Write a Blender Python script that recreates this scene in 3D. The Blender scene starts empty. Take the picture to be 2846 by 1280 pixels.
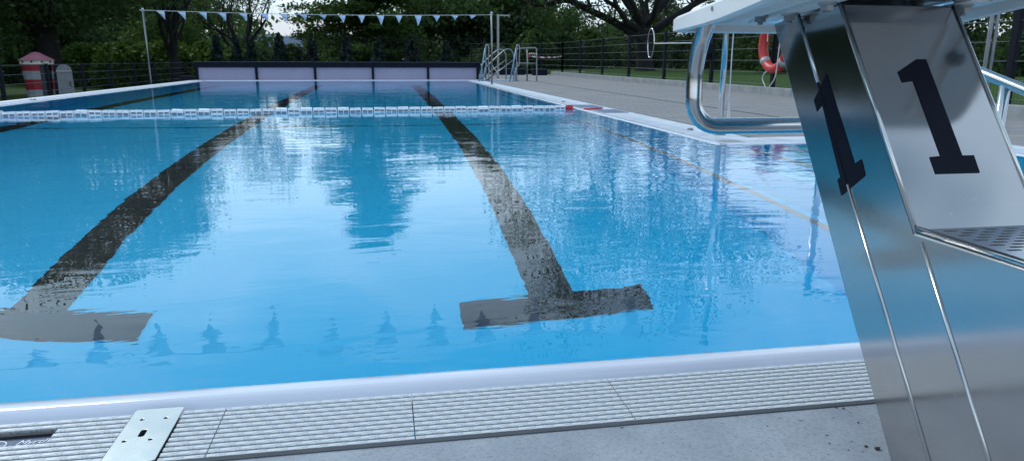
import bpy, bmesh, math, random
import numpy as np
from mathutils import Vector, Matrix, Euler
R = math.radians
rng = np.random.default_rng(7)
random.seed(7)
scene = bpy.context.scene
COL = scene.collection

# ---------------------------------------------------------------- camera
cam_d = bpy.data.cameras.new('camera')
cam = bpy.data.objects.new('camera', cam_d)
COL.objects.link(cam)
cam_d.sensor_width = 36.0
cam_d.lens = 25.07
cam_d.clip_start = 0.02
cam_d.clip_end = 3000
_r = Vector((0.98468738, -0.17430294, 0.00304063))
_u = Vector((0.03763651, 0.22958531, 0.97256058))
_f = Vector((0.17021825, 0.95755369, -0.23262991))
cam.matrix_world = Matrix(((_r.x, _u.x, -_f.x, -0.8453), (_r.y, _u.y, -_f.y, -1.3092), (_r.z, _u.z, -_f.z, 0.60015), (0, 0, 0, 1)))
scene.camera = cam

# ---------------------------------------------------------------- world
SUN_EL, SUN_AZ = 42, -35          # degrees; azimuth from +Y, negative = left of the pool axis
world = bpy.data.worlds.new('World')
scene.world = world
world.use_nodes = True
nt = world.node_tree
nt.nodes.clear()


def N(t, kind, **kw):
    n = t.nodes.new(kind)
    for k, v in kw.items():
        if k.startswith('i_'):
            n.inputs[int(k[2:]) if k[2:].isdigit() else k[2:].replace('_', ' ')].default_value = v
        else:
            setattr(n, k, v)
    return n


def math_n(t, op, a, b=None, c=None):
    n = t.nodes.new('ShaderNodeMath')
    n.operation = op
    for i, v in enumerate((a, b, c)):
        if v is None:
            continue
        if hasattr(v, 'node'):
            t.links.new(v, n.inputs[i])
        else:
            n.inputs[i].default_value = v
    return n.outputs[0]


def mixc(t, fac, a, b, blend='MIX'):
    n = t.nodes.new('ShaderNodeMix')
    n.data_type = 'RGBA'
    n.blend_type = blend
    for sock, v in ((n.inputs[0], fac), (n.inputs[6], a), (n.inputs[7], b)):
        if hasattr(v, 'node'):
            t.links.new(v, sock)
        elif isinstance(v, (int, float)):
            sock.default_value = v
        else:
            sock.default_value = (*v, 1) if len(v) == 3 else v
    return n.outputs[2]


def ramp(t, fac, stops):
    n = t.nodes.new('ShaderNodeValToRGB')
    while len(n.color_ramp.elements) < len(stops):
        n.color_ramp.elements.new(0.5)
    for e, (p, c) in zip(n.color_ramp.elements, stops):
        e.position = p
        e.color = (c, c, c, 1) if isinstance(c, (int, float)) else (*c, 1)
    t.links.new(fac, n.inputs[0])
    return n.outputs[0]


def noise(t, vec, scale, detail=4, rough=0.55, dist=0.0, out=0):
    n = N(t, 'ShaderNodeTexNoise')
    n.inputs['Scale'].default_value = scale
    n.inputs['Detail'].default_value = detail
    n.inputs['Roughness'].default_value = rough
    n.inputs['Distortion'].default_value = dist
    if vec is not None:
        t.links.new(vec, n.inputs['Vector'])
    return n.outputs[out]


sky = N(nt, 'ShaderNodeTexSky', sky_type='NISHITA', sun_disc=False)
sky.sun_elevation = R(SUN_EL)
sky.sun_rotation = R(SUN_AZ)
sky.air_density = 1.3
sky.dust_density = 1.0
sky.ozone_density = 2.0
tc = N(nt, 'ShaderNodeTexCoord')
sep = N(nt, 'ShaderNodeSeparateXYZ')
nt.links.new(tc.outputs['Generated'], sep.inputs[0])
zz = math_n(nt, 'ADD', math_n(nt, 'MAXIMUM', sep.outputs[2], 0.0), 0.16)
comb = N(nt, 'ShaderNodeCombineXYZ')
nt.links.new(math_n(nt, 'DIVIDE', sep.outputs[0], zz), comb.inputs[0])
nt.links.new(math_n(nt, 'DIVIDE', sep.outputs[1], zz), comb.inputs[1])
cl = noise(nt, comb.outputs[0], 1.5, 7, 0.6, 0.7)
# cloud added behind the camera, out of view, to brighten the block's back face
cl = math_n(nt, 'ADD', cl, math_n(nt, 'MINIMUM', math_n(nt, 'MAXIMUM', math_n(nt, 'MULTIPLY', comb.inputs[1].links[0].from_socket, -0.55), 0.0), 0.16))
clf = ramp(nt, cl, [(0.46, 0.0), (0.62, 0.72)])
skyc = mixc(nt, clf, mixc(nt, 1.0, sky.outputs[0], (0.48, 0.88, 1.02), 'MULTIPLY'), (7.4, 9.4, 11.4))
hz2 = ramp(nt, sep.outputs[2], [(0.03, 0.0), (0.09, 0.9), (0.20, 0.75), (0.40, 0.0)])
skyc = mixc(nt, hz2, skyc, (9.8, 11.9, 14.0))
hz = ramp(nt, sep.outputs[2], [(0.0, 1.0), (0.05, 0.85), (0.09, 0.0)])
skyc = mixc(nt, hz, skyc, (6.0, 6.3, 7.0))
bg = N(nt, 'ShaderNodeBackground')
nt.links.new(skyc, bg.inputs[0])
bg.inputs[1].default_value = 0.10
wo = N(nt, 'ShaderNodeOutputWorld')
nt.links.new(bg.outputs[0], wo.inputs[0])

sd = bpy.data.lights.new('sun', 'SUN')
sd.energy = 1.4
sd.angle = R(12)
sd.color = (1.0, 0.96, 0.9)
sun = bpy.data.objects.new('sun', sd)
COL.objects.link(sun)
sdir = Vector((math.sin(R(SUN_AZ)) * math.cos(R(SUN_EL)), math.cos(R(SUN_AZ)) * math.cos(R(SUN_EL)), math.sin(R(SUN_EL))))
sun.rotation_euler = sdir.to_track_quat('Z', 'Y').to_euler()

scene.view_settings.view_transform = 'Standard'
scene.view_settings.look = 'None'
scene.view_settings.exposure = 0.36
scene.view_settings.gamma = 1.0
cy = scene.cycles
cy.max_bounces = 12
cy.transmission_bounces = 10
cy.transparent_max_bounces = 12
cy.caustics_refractive = True
cy.caustics_reflective = True
cy.sample_clamp_indirect = 6
cy.use_denoising = True


# ---------------------------------------------------------------- materials
def new_mat(name):
    m = bpy.data.materials.new(name)
    m.use_nodes = True
    t = m.node_tree
    b = t.nodes['Principled BSDF']
    return m, t, b


def objco(t, scale=(1, 1, 1)):
    c = N(t, 'ShaderNodeTexCoord')
    mp = N(t, 'ShaderNodeMapping')
    t.links.new(c.outputs['Object'], mp.inputs[0])
    mp.inputs['Scale'].default_value = scale
    return mp.outputs[0]


def worldco(t, scale=(1, 1, 1)):
    c = N(t, 'ShaderNodeNewGeometry')
    mp = N(t, 'ShaderNodeMapping')
    t.links.new(c.outputs['Position'], mp.inputs[0])
    mp.inputs['Scale'].default_value = scale
    return mp.outputs[0]


def bump(t, b, h, dist=0.01, strength=1.0):
    n = N(t, 'ShaderNodeBump')
    n.inputs['Distance'].default_value = dist
    n.inputs['Strength'].default_value = strength
    t.links.new(h, n.inputs['Height'])
    t.links.new(n.outputs[0], b.inputs['Normal'])
    return n


def plain(name, col, rough=0.5, metal=0.0, var=0.12, scale=8.0, bumpd=0.0, bscale=60, spec=0.5, coat=0.0):
    m, t, b = new_mat(name)
    co = objco(t)
    n1 = noise(t, co, scale, 5)
    d = tuple(c * (1 - var) for c in col)
    l = tuple(min(1, c * (1 + var)) for c in col)
    t.links.new(mixc(t, ramp(t, n1, [(0.3, 0), (0.7, 1)]), d, l), b.inputs['Base Color'])
    b.inputs['Metallic'].default_value = metal
    b.inputs['Specular IOR Level'].default_value = spec
    b.inputs['Coat Weight'].default_value = coat
    n2 = noise(t, co, scale * 3, 3)
    rr = math_n(t, 'ADD', math_n(t, 'MULTIPLY', n2, 0.2 * rough), rough * 0.9)
    t.links.new(rr, b.inputs['Roughness'])
    if bumpd:
        bump(t, b, noise(t, co, bscale, 4), bumpd)
    return m


def steel(name, rough=0.16, tint=(0.48, 0.47, 0.47), brush=(4, 4, 260), amt=0.0006, fine=0.09):
    m, t, b = new_mat(name)
    b.inputs['Metallic'].default_value = 1.0
    co = objco(t)
    n1 = noise(t, co, 5, 5)
    t.links.new(mixc(t, n1, tuple(c * 0.88 for c in tint), tuple(min(1, c * 1.1) for c in tint)), b.inputs['Base Color'])
    cb = objco(t, brush)
    nb = noise(t, cb, 1.0, 3)
    sm = noise(t, co, 14, 4)
    t.links.new(math_n(t, 'ADD', math_n(t, 'MULTIPLY', sm, fine), math_n(t, 'ADD', math_n(t, 'MULTIPLY', nb, 0.04), rough - 0.04)), b.inputs['Roughness'])
    big = noise(t, co, 2.2, 1)
    v = N(t, 'ShaderNodeTexVoronoi'); v.inputs['Scale'].default_value = 34; v.inputs['Randomness'].default_value = 1.0
    t.links.new(co, v.inputs['Vector'])
    spots = ramp(t, v.outputs['Distance'], [(0.0, 1.0), (0.10, 0.0)])
    spots = math_n(t, 'MULTIPLY', spots, ramp(t, noise(t, co, 9, 2), [(0.52, 0.0), (0.6, 1.0)]))
    rgh = b.inputs['Roughness'].links[0].from_socket
    t.links.new(math_n(t, 'ADD', rgh, math_n(t, 'MULTIPLY', spots, 0.25)), b.inputs['Roughness'])
    bump(t, b, big, amt * 6)
    return m


M = {}
M['steel'] = steel('polished_steel', 0.10)
M['steel_tube'] = steel('steel_tube', 0.13, (0.54, 0.54, 0.54), (40, 40, 40), 0.0002, 0.1)
M['steel_plate'] = steel('steel_plate', 0.24, (0.66, 0.63, 0.60), (60, 60, 60), 0.004)
M['far_steel'] = steel('weathered_steel', 0.36, (0.24, 0.25, 0.26))
M['blue_steel'] = plain('blue_tinted_tube', (0.16, 0.30, 0.42), 0.35, 0.3)
M['board'] = plain('starting_board', (0.76, 0.75, 0.73), 0.42, 0, 0.05, 6, 0.0006, 260)
M['black_paint'] = plain('black_vinyl', (0.003, 0.004, 0.011), 0.6, spec=0.12)
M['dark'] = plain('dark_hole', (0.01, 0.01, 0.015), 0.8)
M['nut'] = plain('zinc_nut', (0.30, 0.32, 0.33), 0.45, 0.7, 0.2, 40)
M['rim'] = plain('white_rim', (0.80, 0.83, 0.90), 0.14, 0, 0.05, 3, coat=0.4)
def rim_mat():
    m, t, b = new_mat('white_rim')
    n1 = noise(t, worldco(t, (1.2, 60, 1)), 1.0, 4)
    t.links.new(mixc(t, n1, (0.60, 0.61, 0.70), (0.76, 0.77, 0.85)), b.inputs['Base Color'])
    t.links.new(math_n(t, 'ADD', math_n(t, 'MULTIPLY', noise(t, worldco(t, (2, 30, 1)), 1.0, 3), 0.25), 0.08), b.inputs['Roughness'])
    b.inputs['Coat Weight'].default_value = 0.4
    bump(t, b, noise(t, worldco(t, (2.5, 90, 1)), 1.0, 3), 0.0012)
    return m


M['rim'] = rim_mat()
M['white_coping'] = plain('white_coping', (0.60, 0.64, 0.70), 0.5, 0, 0.12, 5, 0.001, 120)
M['joint'] = plain('dark_joint', (0.07, 0.075, 0.085), 0.9)
M['kerb'] = plain('kerb_concrete', (0.26, 0.27, 0.28), 0.85, 0, 0.2, 5, 0.003, 60)
M['post'] = plain('anthracite_paint', (0.006, 0.008, 0.014), 0.6, 0, 0.2, 20, spec=0.15)
M['wire'] = plain('anthracite_wire', (0.035, 0.042, 0.055), 0.4, 0, 0.2, 20, spec=0.35)
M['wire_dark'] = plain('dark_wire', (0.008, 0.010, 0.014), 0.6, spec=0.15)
M['wire_light'] = plain('pale_wire', (0.12, 0.135, 0.15), 0.45)
M['panel_white'] = plain('lavender_panel', (0.30, 0.28, 0.40), 0.5, 0, 0.06, 1.5)
M['navy'] = plain('navy_beam', (0.006, 0.008, 0.018), 0.7, 0, 0.2, 5, spec=0.12)
M['red'] = plain('red_paint', (0.26, 0.006, 0.02), 0.6, 0, 0.15, 6)
M['pink'] = plain('faded_pink_roof', (0.38, 0.13, 0.18), 0.6, 0, 0.15, 5)
M['whitewood'] = plain('white_boards', (0.26, 0.27, 0.30), 0.6, 0, 0.15, 8)
M['cream'] = plain('cream_fascia', (0.5, 0.47, 0.42), 0.6, 0, 0.1, 6)
M['float'] = plain('white_float', (0.76, 0.79, 0.84), 0.3, 0, 0.12, 30, coat=0.3)
M['red_float'] = plain('red_float', (0.45, 0.012, 0.02), 0.35)
M['flag'] = plain('white_pennant', (0.50, 0.60, 0.78), 0.7, 0, 0.08, 6)
M['flag_print'] = plain('blue_print', (0.14, 0.22, 0.45), 0.7)
M['orange'] = plain('orange_ring', (0.50, 0.04, 0.035), 0.45, 0, 0.1, 8)
M['tape'] = plain('grey_tape', (0.33, 0.34, 0.36), 0.4)
M['rope'] = plain('white_rope', (0.55, 0.56, 0.58), 0.8)
M['bark'] = plain('dark_bark', (0.010, 0.009, 0.011), 0.95, 0, 0.35, 5, 0.02, 12)
M['sign_plate'] = plain('grey_sign_plate', (0.10, 0.13, 0.20), 0.5, 0, spec=0.2)
M['sign_ink'] = plain('pale_lettering', (0.75, 0.78, 0.84), 0.5)
M['debris'] = plain('dark_grit', (0.04, 0.035, 0.035), 0.9)


def pool_lining():
    m, t, b = new_mat('pool_lining')
    co = worldco(t)
    n1 = noise(t, co, 0.5, 3)
    t.links.new(mixc(t, n1, (0.0, 0.52, 0.84), (0.0, 0.58, 0.90)), b.inputs['Base Color'])
    b.inputs['Roughness'].default_value = 0.6
    return m


M['lining'] = pool_lining()
M['marking'] = plain('black_lane_tile', (0.007, 0.008, 0.012), 0.7)
M['beige_mark'] = plain('beige_edge_strip', (0.26, 0.22, 0.18), 0.7)


def water():
    m, t, b = new_mat('water')
    t.nodes.remove(b)
    out = t.nodes['Material Output']
    g = N(t, 'ShaderNodeBsdfGlass')
    g.inputs['Roughness'].default_value = 0.0
    g.inputs['IOR'].default_value = 1.333
    geo = N(t, 'ShaderNodeNewGeometry')
    sp = N(t, 'ShaderNodeSeparateXYZ')
    t.links.new(geo.outputs['Position'], sp.inputs[0])
    x, y = sp.outputs[0], sp.outputs[1]
    # swell
    sw = noise(t, worldco(t, (1.1, 1.5, 1)), 1.0, 2, 0.5, 0.4)
    # medium
    md = noise(t, worldco(t, (3.0, 6.5, 1)), 1.0, 3, 0.5, 0.8)
    # ripples
    rp = noise(t, worldco(t, (9.5, 16.0, 1)), 1.0, 1.6, 0.5, 0.5)
    rp2 = noise(t, worldco(t, (24.0, 38.0, 1)), 1.0, 2, 0.5, 0.8)
    # where the breeze touches the surface: the right side and the far end
    dg = math_n(t, 'ADD', x, math_n(t, 'MULTIPLY', y, 0.06))
    dg = math_n(t, 'ADD', dg, math_n(t, 'MULTIPLY', math_n(t, 'SUBTRACT', noise(t, worldco(t, (0.9, 0.5, 1)), 1.0, 2), 0.5), 1.3))
    mr = N(t, 'ShaderNodeMapRange', interpolation_type='SMOOTHSTEP')
    t.links.new(dg, mr.inputs[0])
    mr.inputs[1].default_value = -0.05
    mr.inputs[2].default_value = 0.55
    mr.inputs[3].default_value = 0.10
    mr.inputs[4].default_value = 1.0
    my = N(t, 'ShaderNodeMapRange', interpolation_type='SMOOTHSTEP')
    t.links.new(y, my.inputs[0])
    my.inputs[1].default_value = 0.6
    my.inputs[2].default_value = 3.2
    my.inputs[3].default_value = 0.22
    my.inputs[4].default_value = 1.0
    br = math_n(t, 'MULTIPLY', mr.outputs[0], my.outputs[0])
    mfar = N(t, 'ShaderNodeMapRange')
    t.links.new(y, mfar.inputs[0])
    mfar.inputs[1].default_value = 3.0
    mfar.inputs[2].default_value = 6.0
    mfar.inputs[3].default_value = 0.0
    mfar.inputs[4].default_value = 0.16
    br = math_n(t, 'ADD', br, mfar.outputs[0])
    h = math_n(t, 'MULTIPLY', sw, 0.0045)
    h = math_n(t, 'ADD', h, math_n(t, 'MULTIPLY', md, math_n(t, 'ADD', math_n(t, 'MULTIPLY', br, 0.0008), 0.0014)))
    h = math_n(t, 'ADD', h, math_n(t, 'MULTIPLY', rp, math_n(t, 'MULTIPLY', br, 0.0014)))
    h = math_n(t, 'ADD', h, math_n(t, 'MULTIPLY', rp2, math_n(t, 'MULTIPLY', br, 0.00010)))
    bn = N(t, 'ShaderNodeBump')
    bn.inputs['Distance'].default_value = 1.0
    bn.inputs['Strength'].default_value = 1.0
    t.links.new(h, bn.inputs['Height'])
    t.links.new(bn.outputs[0], g.inputs['Normal'])
    t.links.new(g.outputs[0], out.inputs[0])
    return m


M['water'] = water()


def concrete():
    m, t, b = new_mat('smooth_concrete')
    co = worldco(t)
    a = noise(t, co, 5, 6, 0.6)
    c = noise(t, co, 130, 3, 0.6)
    e = noise(t, co, 420, 2)
    base = mixc(t, ramp(t, a, [(0.35, 0), (0.65, 1)]), (0.25, 0.275, 0.31), (0.35, 0.375, 0.41))
    base = mixc(t, ramp(t, c, [(0.36, 0.35), (0.52, 0)]), base, (0.15, 0.17, 0.20))
    base = mixc(t, ramp(t, e, [(0.30, 0.6), (0.40, 0)]), base, (0.12, 0.13, 0.15))
    pits = noise(t, co, 65, 1)
    base = mixc(t, ramp(t, pits, [(0.23, 1.0), (0.26, 0)]), base, (0.06, 0.06, 0.07))
    t.links.new(base, b.inputs['Base Color'])
    b.inputs['Roughness'].default_value = 0.75
    bump(t, b, mixc(t, 0.5, c, a), 0.0022)
    return m


M['concrete'] = concrete()


def paving():
    m, t, b = new_mat('grey_pavers')
    co = worldco(t)
    br = N(t, 'ShaderNodeTexBrick')
    t.links.new(worldco(t), br.inputs['Vector'])
    br.inputs['Scale'].default_value = 1.0
    br.inputs['Brick Width'].default_value = 0.30
    br.inputs['Row Height'].default_value = 0.15
    br.inputs['Mortar Size'].default_value = 0.006
    br.inputs['Color1'].default_value = (0.32, 0.30, 0.29, 1)
    br.inputs['Color2'].default_value = (0.26, 0.245, 0.24, 1)
    br.inputs['Mortar'].default_value = (0.09, 0.09, 0.095, 1)
    a = noise(t, co, 1.1, 5)
    c = mixc(t, ramp(t, a, [(0.3, 0.5), (0.7, 0)]), br.outputs[0], (0.19, 0.19, 0.20))
    f = noise(t, co, 90, 2)
    c = mixc(t, ramp(t, f, [(0.3, 0.35), (0.6, 0)]), c, (0.1, 0.1, 0.1))
    t.links.new(c, b.inputs['Base Color'])
    b.inputs['Roughness'].default_value = 0.8
    bump(t, b, br.outputs[1], -0.003)
    return m


M['paving'] = paving()


def grass_mat():
    m, t, b = new_mat('lawn_grass')
    co = worldco(t)
    a = noise(t, co, 0.35, 6, 0.6)
    c = noise(t, co, 25, 4, 0.7)
    base = mixc(t, ramp(t, a, [(0.3, 0), (0.7, 1)]), (0.045, 0.095, 0.016), (0.08, 0.15, 0.024))
    base = mixc(t, ramp(t, c, [(0.3, 0.6), (0.65, 0)]), base, (0.018, 0.035, 0.01))
    t.links.new(base, b.inputs['Base Color'])
    b.inputs['Roughness'].default_value = 0.9
    b.inputs['Specular IOR Level'].default_value = 0.15
    bump(t, b, c, 0.05)
    return m


M['grass'] = grass_mat()


def leaf_mat(name, dark, light, trans=0.35):
    m, t, b = new_mat(name)
    geo = N(t, 'ShaderNodeNewGeometry')
    co = objco(t)
    big = noise(t, co, 0.7, 3)
    f = math_n(t, 'ADD', math_n(t, 'MULTIPLY', geo.outputs['Random Per Island'], 0.6), math_n(t, 'MULTIPLY', ramp(t, big, [(0.35, 0), (0.65, 1)]), 0.4))
    c = mixc(t, f, dark, light)
    t.links.new(c, b.inputs['Base Color'])
    b.inputs['Roughness'].default_value = 0.55
    b.inputs['Specular IOR Level'].default_value = 0.2
    tr = N(t, 'ShaderNodeBsdfTranslucent')
    t.links.new(mixc(t, 0.5, c, (0.10, 0.16, 0.02)), tr.inputs[0])
    mx = N(t, 'ShaderNodeMixShader')
    mx.inputs[0].default_value = trans
    t.links.new(b.outputs[0], mx.inputs[1])
    t.links.new(tr.outputs[0], mx.inputs[2])
    t.links.new(mx.outputs[0], t.nodes['Material Output'].inputs[0])
    return m


M['leaf_dark'] = leaf_mat('dark_leaves', (0.020, 0.046, 0.024), (0.066, 0.12, 0.040), 0.45)
M['leaf_mid'] = leaf_mat('mid_leaves', (0.026, 0.060, 0.020), (0.09, 0.16, 0.035), 0.45)
M['leaf_grey'] = leaf_mat('willow_leaves', (0.035, 0.055, 0.036), (0.09, 0.12, 0.07), 0.35)
M['leaf_hedge'] = leaf_mat('hedge_leaves', (0.04, 0.085, 0.015), (0.11, 0.19, 0.03), 0.4)
M['leaf_conifer'] = leaf_mat('conifer_needles', (0.004, 0.010, 0.010), (0.010, 0.022, 0.018), 0.05)


# ---------------------------------------------------------------- object helpers
def link(o, parent=None):
    COL.objects.link(o)
    if parent is not None:
        o.parent = parent
    return o


def tag(o, label=None, cat=None, group=None, kind=None):
    if label: o['label'] = label
    if cat: o['category'] = cat
    if group: o['group'] = group
    if kind: o['kind'] = kind
    return o


def empty(name, loc, label, cat, group=None, rz=0.0):
    o = bpy.data.objects.new(name, None)
    o.location = loc
    o.rotation_euler = (0, 0, rz)
    o.empty_display_size = 0.1
    link(o)
    return tag(o, label, cat, group)


class MB:
    """collects plain shapes and turns them into ONE mesh object"""
    def __init__(s):
        s.v = []; s.f = []; s.sm = []; s.mi = []

    def add(s, vs, fs, smooth=False, mi=0):
        b = len(s.v)
        s.v += [tuple(v) for v in vs]
        s.f += [tuple(i + b for i in f) for f in fs]
        s.sm += [smooth] * len(fs)
        s.mi += [mi] * len(fs)
        return s

    def box(s, x0, x1, y0, y1, z0, z1, mi=0):
        vs = [(x, y, z) for z in (z0, z1) for y in (y0, y1) for x in (x0, x1)]
        return s.add(vs, [(0, 2, 3, 1), (4, 5, 7, 6), (0, 1, 5, 4), (2, 6, 7, 3), (0, 4, 6, 2), (1, 3, 7, 5)], mi=mi)

    def quad(s, pts, mi=0):
        return s.add(pts, [tuple(range(len(pts)))], mi=mi)

    def tube(s, pts, rad, n=10, closed=False, caps=True, mi=0, smooth=True):
        pts = [Vector(p) for p in pts]
        m = len(pts)
        rads = rad if isinstance(rad, (list, tuple)) else [rad] * m
        tang = []
        for i in range(m):
            a = pts[(i - 1) % m] if (closed or i > 0) else pts[i]
            b = pts[(i + 1) % m] if (closed or i < m - 1) else pts[i]
            tang.append((b - a).normalized())
        up = Vector((0, 0, 1)) if abs(tang[0].z) < 0.9 else Vector((1, 0, 0))
        nrm = (up - tang[0] * up.dot(tang[0])).normalized()
        vs = []
        for i in range(m):
            t = tang[i]
            nrm = (nrm - t * nrm.dot(t)).normalized()
            bi = t.cross(nrm)
            for k in range(n):
                a = 2 * math.pi * k / n
                vs.append(pts[i] + (nrm * math.cos(a) + bi * math.sin(a)) * rads[i])
        fs = []
        for i in range(m if closed else m - 1):
            j = (i + 1) % m
            for k in range(n):
                l = (k + 1) % n
                fs.append((i * n + k, i * n + l, j * n + l, j * n + k))
        s.add(vs, fs, smooth, mi)
        if caps and not closed:
            b = len(s.v) - len(vs)
            s.f += [tuple(b + k for k in range(n))[::-1], tuple(b + (m - 1) * n + k for k in range(n))]
            s.sm += [False, False]
            s.mi += [mi, mi]
        return s

    def prism(s, poly, ax, a, b, mi=0):
        """poly: 2-D outline in the two axes other than ax, extruded from a to b along ax"""
        def p(u, v, w):
            return {'x': (w, u, v), 'y': (u, w, v), 'z': (u, v, w)}[ax]
        n = len(poly)
        vs = [p(u, v, a) for u, v in poly] + [p(u, v, b) for u, v in poly]
        fs = [tuple(range(n)), tuple(range(n, 2 * n))[::-1]] + [(i, i + n, (i + 1) % n + n, (i + 1) % n) for i in range(n)]
        return s.add(vs, fs, mi=mi)

    def build(s, name, mat, parent=None, bevel=0.0, seg=2, fixn=True):
        me = bpy.data.meshes.new(name)
        me.from_pydata(s.v, [], s.f)
        for mm in (mat if isinstance(mat, (list, tuple)) else [mat]):
            me.materials.append(mm)
        me.polygons.foreach_set('use_smooth', s.sm)
        me.polygons.foreach_set('material_index', s.mi)
        if fixn:
            bm = bmesh.new(); bm.from_mesh(me)
            bmesh.ops.recalc_face_normals(bm, faces=bm.faces)
            bm.to_mesh(me); bm.free()
        me.update()
        o = bpy.data.objects.new(name, me)
        link(o, parent)
        if bevel:
            md = o.modifiers.new('bevel', 'BEVEL')
            md.width = bevel; md.segments = seg; md.limit_method = 'ANGLE'; md.angle_limit = R(35)
        return o


def struct(o, label=None):
    o['kind'] = 'structure'
    if label: o['label'] = label
    return o


def arc(c, r, a0, a1, n, plane='xz'):
    out = []
    for i in range(n + 1):
        a = R(a0 + (a1 - a0) * i / n)
        d = (math.cos(a) * r, math.sin(a) * r)
        out.append({'xz': (c[0] + d[0], c[1], c[2] + d[1]), 'yz': (c[0], c[1] + d[0], c[2] + d[1]), 'xy': (c[0] + d[0], c[1] + d[1], c[2])}[plane])
    return out


def smooth_path(pts, it=2):
    pts = [Vector(p) for p in pts]
    for _ in range(it):
        q = [pts[0]]
        for a, b in zip(pts, pts[1:]):
            q += [a * .75 + b * .25, a * .25 + b * .75]
        q.append(pts[-1])
        pts = q
    return pts


def rects_minus(outer, holes):
    """split an outer rect into rects that leave the holes out"""
    xs = sorted({outer[0], outer[1], *[h[0] for h in holes], *[h[1] for h in holes]})
    ys = sorted({outer[2], outer[3], *[h[2] for h in holes], *[h[3] for h in holes]})
    xs = [x for x in xs if outer[0] <= x <= outer[1]]
    ys = [y for y in ys if outer[2] <= y <= outer[3]]
    out = []
    for a, b in zip(xs, xs[1:]):
        for c, d in zip(ys, ys[1:]):
            mx, my = (a + b) / 2, (c + d) / 2
            if not any(h[0] < mx < h[1] and h[2] < my < h[3] for h in holes):
                out.append((a, b, c, d))
    return out


# ---------------------------------------------------------------- setting: ground, deck, pool
XL, XR, YN, YF = -5.68, 1.552, 0.0, 20.10       # waterlines of the main basin
NX, NY = 3.24, 3.56                             # niche with the entry steps: right and far waterline
GZ = -0.80                                      # lower ground to the left and beyond the pool

g = MB()
for (a, b, c, d) in rects_minus((-600, 900, -300, 1200), [(-6.3, 6.35, -14, 29.0)]):
    g.quad([(a, c, GZ), (b, c, GZ), (b, d, GZ), (a, d, GZ)])
struct(g.build('ground', M['grass'], fixn=False))

g = MB()
g.box(6.12, 260, -60, 29.5, GZ + .01, 0.07)
g.box(7.5, 260, 29.5, 120, GZ + .01, 0.06)
struct(g.build('lawn', M['grass']))

deck_holes = [(-6.14, 2.02, -0.25, 20.56), (2.02, 3.69, -0.25, 3.99), (2.05, 3.02, 19.0, 20.2)]
g = MB()
for (a, b, c, d) in rects_minus((-6.3, 6.0, -14, 29.0), deck_holes + [(-6.3, 6.0, -14, -0.25), (-6.3, -6.14, -14, 29.0)]):
    g.quad([(a, c, 0), (b, c, 0), (b, d, 0), (a, d, 0)])
g.box(-6.3, 6.0, 29.0, 29.02, GZ - .1, 0.0)
struct(g.build('paving', M['paving'], fixn=False), 'grey paved pool deck')
g = MB()
g.box(-6.3, 6.0, -14, -0.252, -0.12, -0.001)
struct(g.build('concrete_deck', M['concrete']), 'pale concrete deck at the near edge')
g = MB()                                         # dark joint lines / slot drain of the deck
g.box(3.36, 3.385, 4.2, 27, 0.001, 0.004)
g.box(2.02, 2.032, 4.0, 19.0, 0.001, 0.004)
g.box(-3.2, 3.2, -0.262, -0.25, -0.03, 0.001)
struct(g.build('deck_joint', M['joint']))

# basin
D = -1.846
g = MB()
g.quad([(XL, YN, D), (XR, YN, D), (XR, YF, D), (XL, YF, D)])
g.quad([(XL, YN, D), (XL, YN, -.02), (XR, YN, -.02), (XR, YN, D)])
g.quad([(XL, YF, D), (XR, YF, D), (XR, YF, -.02), (XL, YF, -.02)])
g.quad([(XL, YN, D), (XL, YF, D), (XL, YF, -.02), (XL, YN, -.02)])
LX = 1.455                                        # resting ledge
g.quad([(LX, YN, D), (LX, YN, -1.2), (LX, YF, -1.2), (LX, YF, D)])
g.quad([(LX, YN, -1.2), (XR, YN, -1.2), (XR, YF, -1.2), (LX, YF, -1.2)])
g.quad([(XR, NY, -1.2), (XR, NY, -.02), (XR, YF, -.02), (XR, YF, -1.2)])
# steps of the niche
st = [(XR, 1.78, -0.50), (1.78, 2.05, -0.30), (2.05, NX, -0.15)]
pz = -1.2
for (a, b, z) in st:
    g.quad([(a, YN, pz), (a, YN, z), (a, NY, z), (a, NY, pz)])
    g.quad([(a, YN, z), (b, YN, z), (b, NY, z), (a, NY, z)])
    g.quad([(a, NY, -.02), (b, NY, -.02), (b, NY, z), (a, NY, z)])
    g.quad([(a, YN, -.02), (b, YN, -.02), (b, YN, z), (a, YN, z)])
    pz = z
g.quad([(NX, YN, -.15), (NX, NY, -.15), (NX, NY, -.02), (NX, YN, -.02)])
struct(g.build('pool_basin', M['lining'], fixn=False), 'blue lined swimming pool basin')

# floor markings: black lane lines with T ends, cross line, beige step edges
for k, cx in enumerate((0.0, -2.5, -5.0)):
    g = MB()
    z = D + .004
    ty0, ty1 = 2.0, 2.25
    fy1, fy0 = 18.3, 18.05
    for (a, b, c, d) in ((cx - .5, cx + .5, ty0, ty1), (cx - .125, cx + .125, ty1, fy0), (cx - .5, cx + .5, fy0, fy1)):
        g.quad([(a, c, z), (b, c, z), (b, d, z), (a, d, z)])
    tag(struct(g.build('lane_marking', M['marking'], fixn=False), ['black lane line with a T end nearest the starting block', 'black lane line with a T end at the left of the photo', 'black lane line farthest left along the far side'][k]))
g = MB(); z = D + .008
g.quad([(XL, 7.50, z), (LX, 7.50, z), (LX, 7.56, z), (XL, 7.56, z)])
struct(g.build('floor_marking', M['marking'], fixn=False), 'thin dark line across the pool floor')
g = MB()
g.box(LX - .002, LX + .05, 0.0, 7.2, -1.2, -1.196)
g.box(1.78, 1.82, 0.0, NY, -.30, -.296)
g.box(2.05, 2.085, 0.0, NY, -.15, -.146)
struct(g.build('step_marking', M['beige_mark']), 'beige strips on the edges of the underwater steps')

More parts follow.
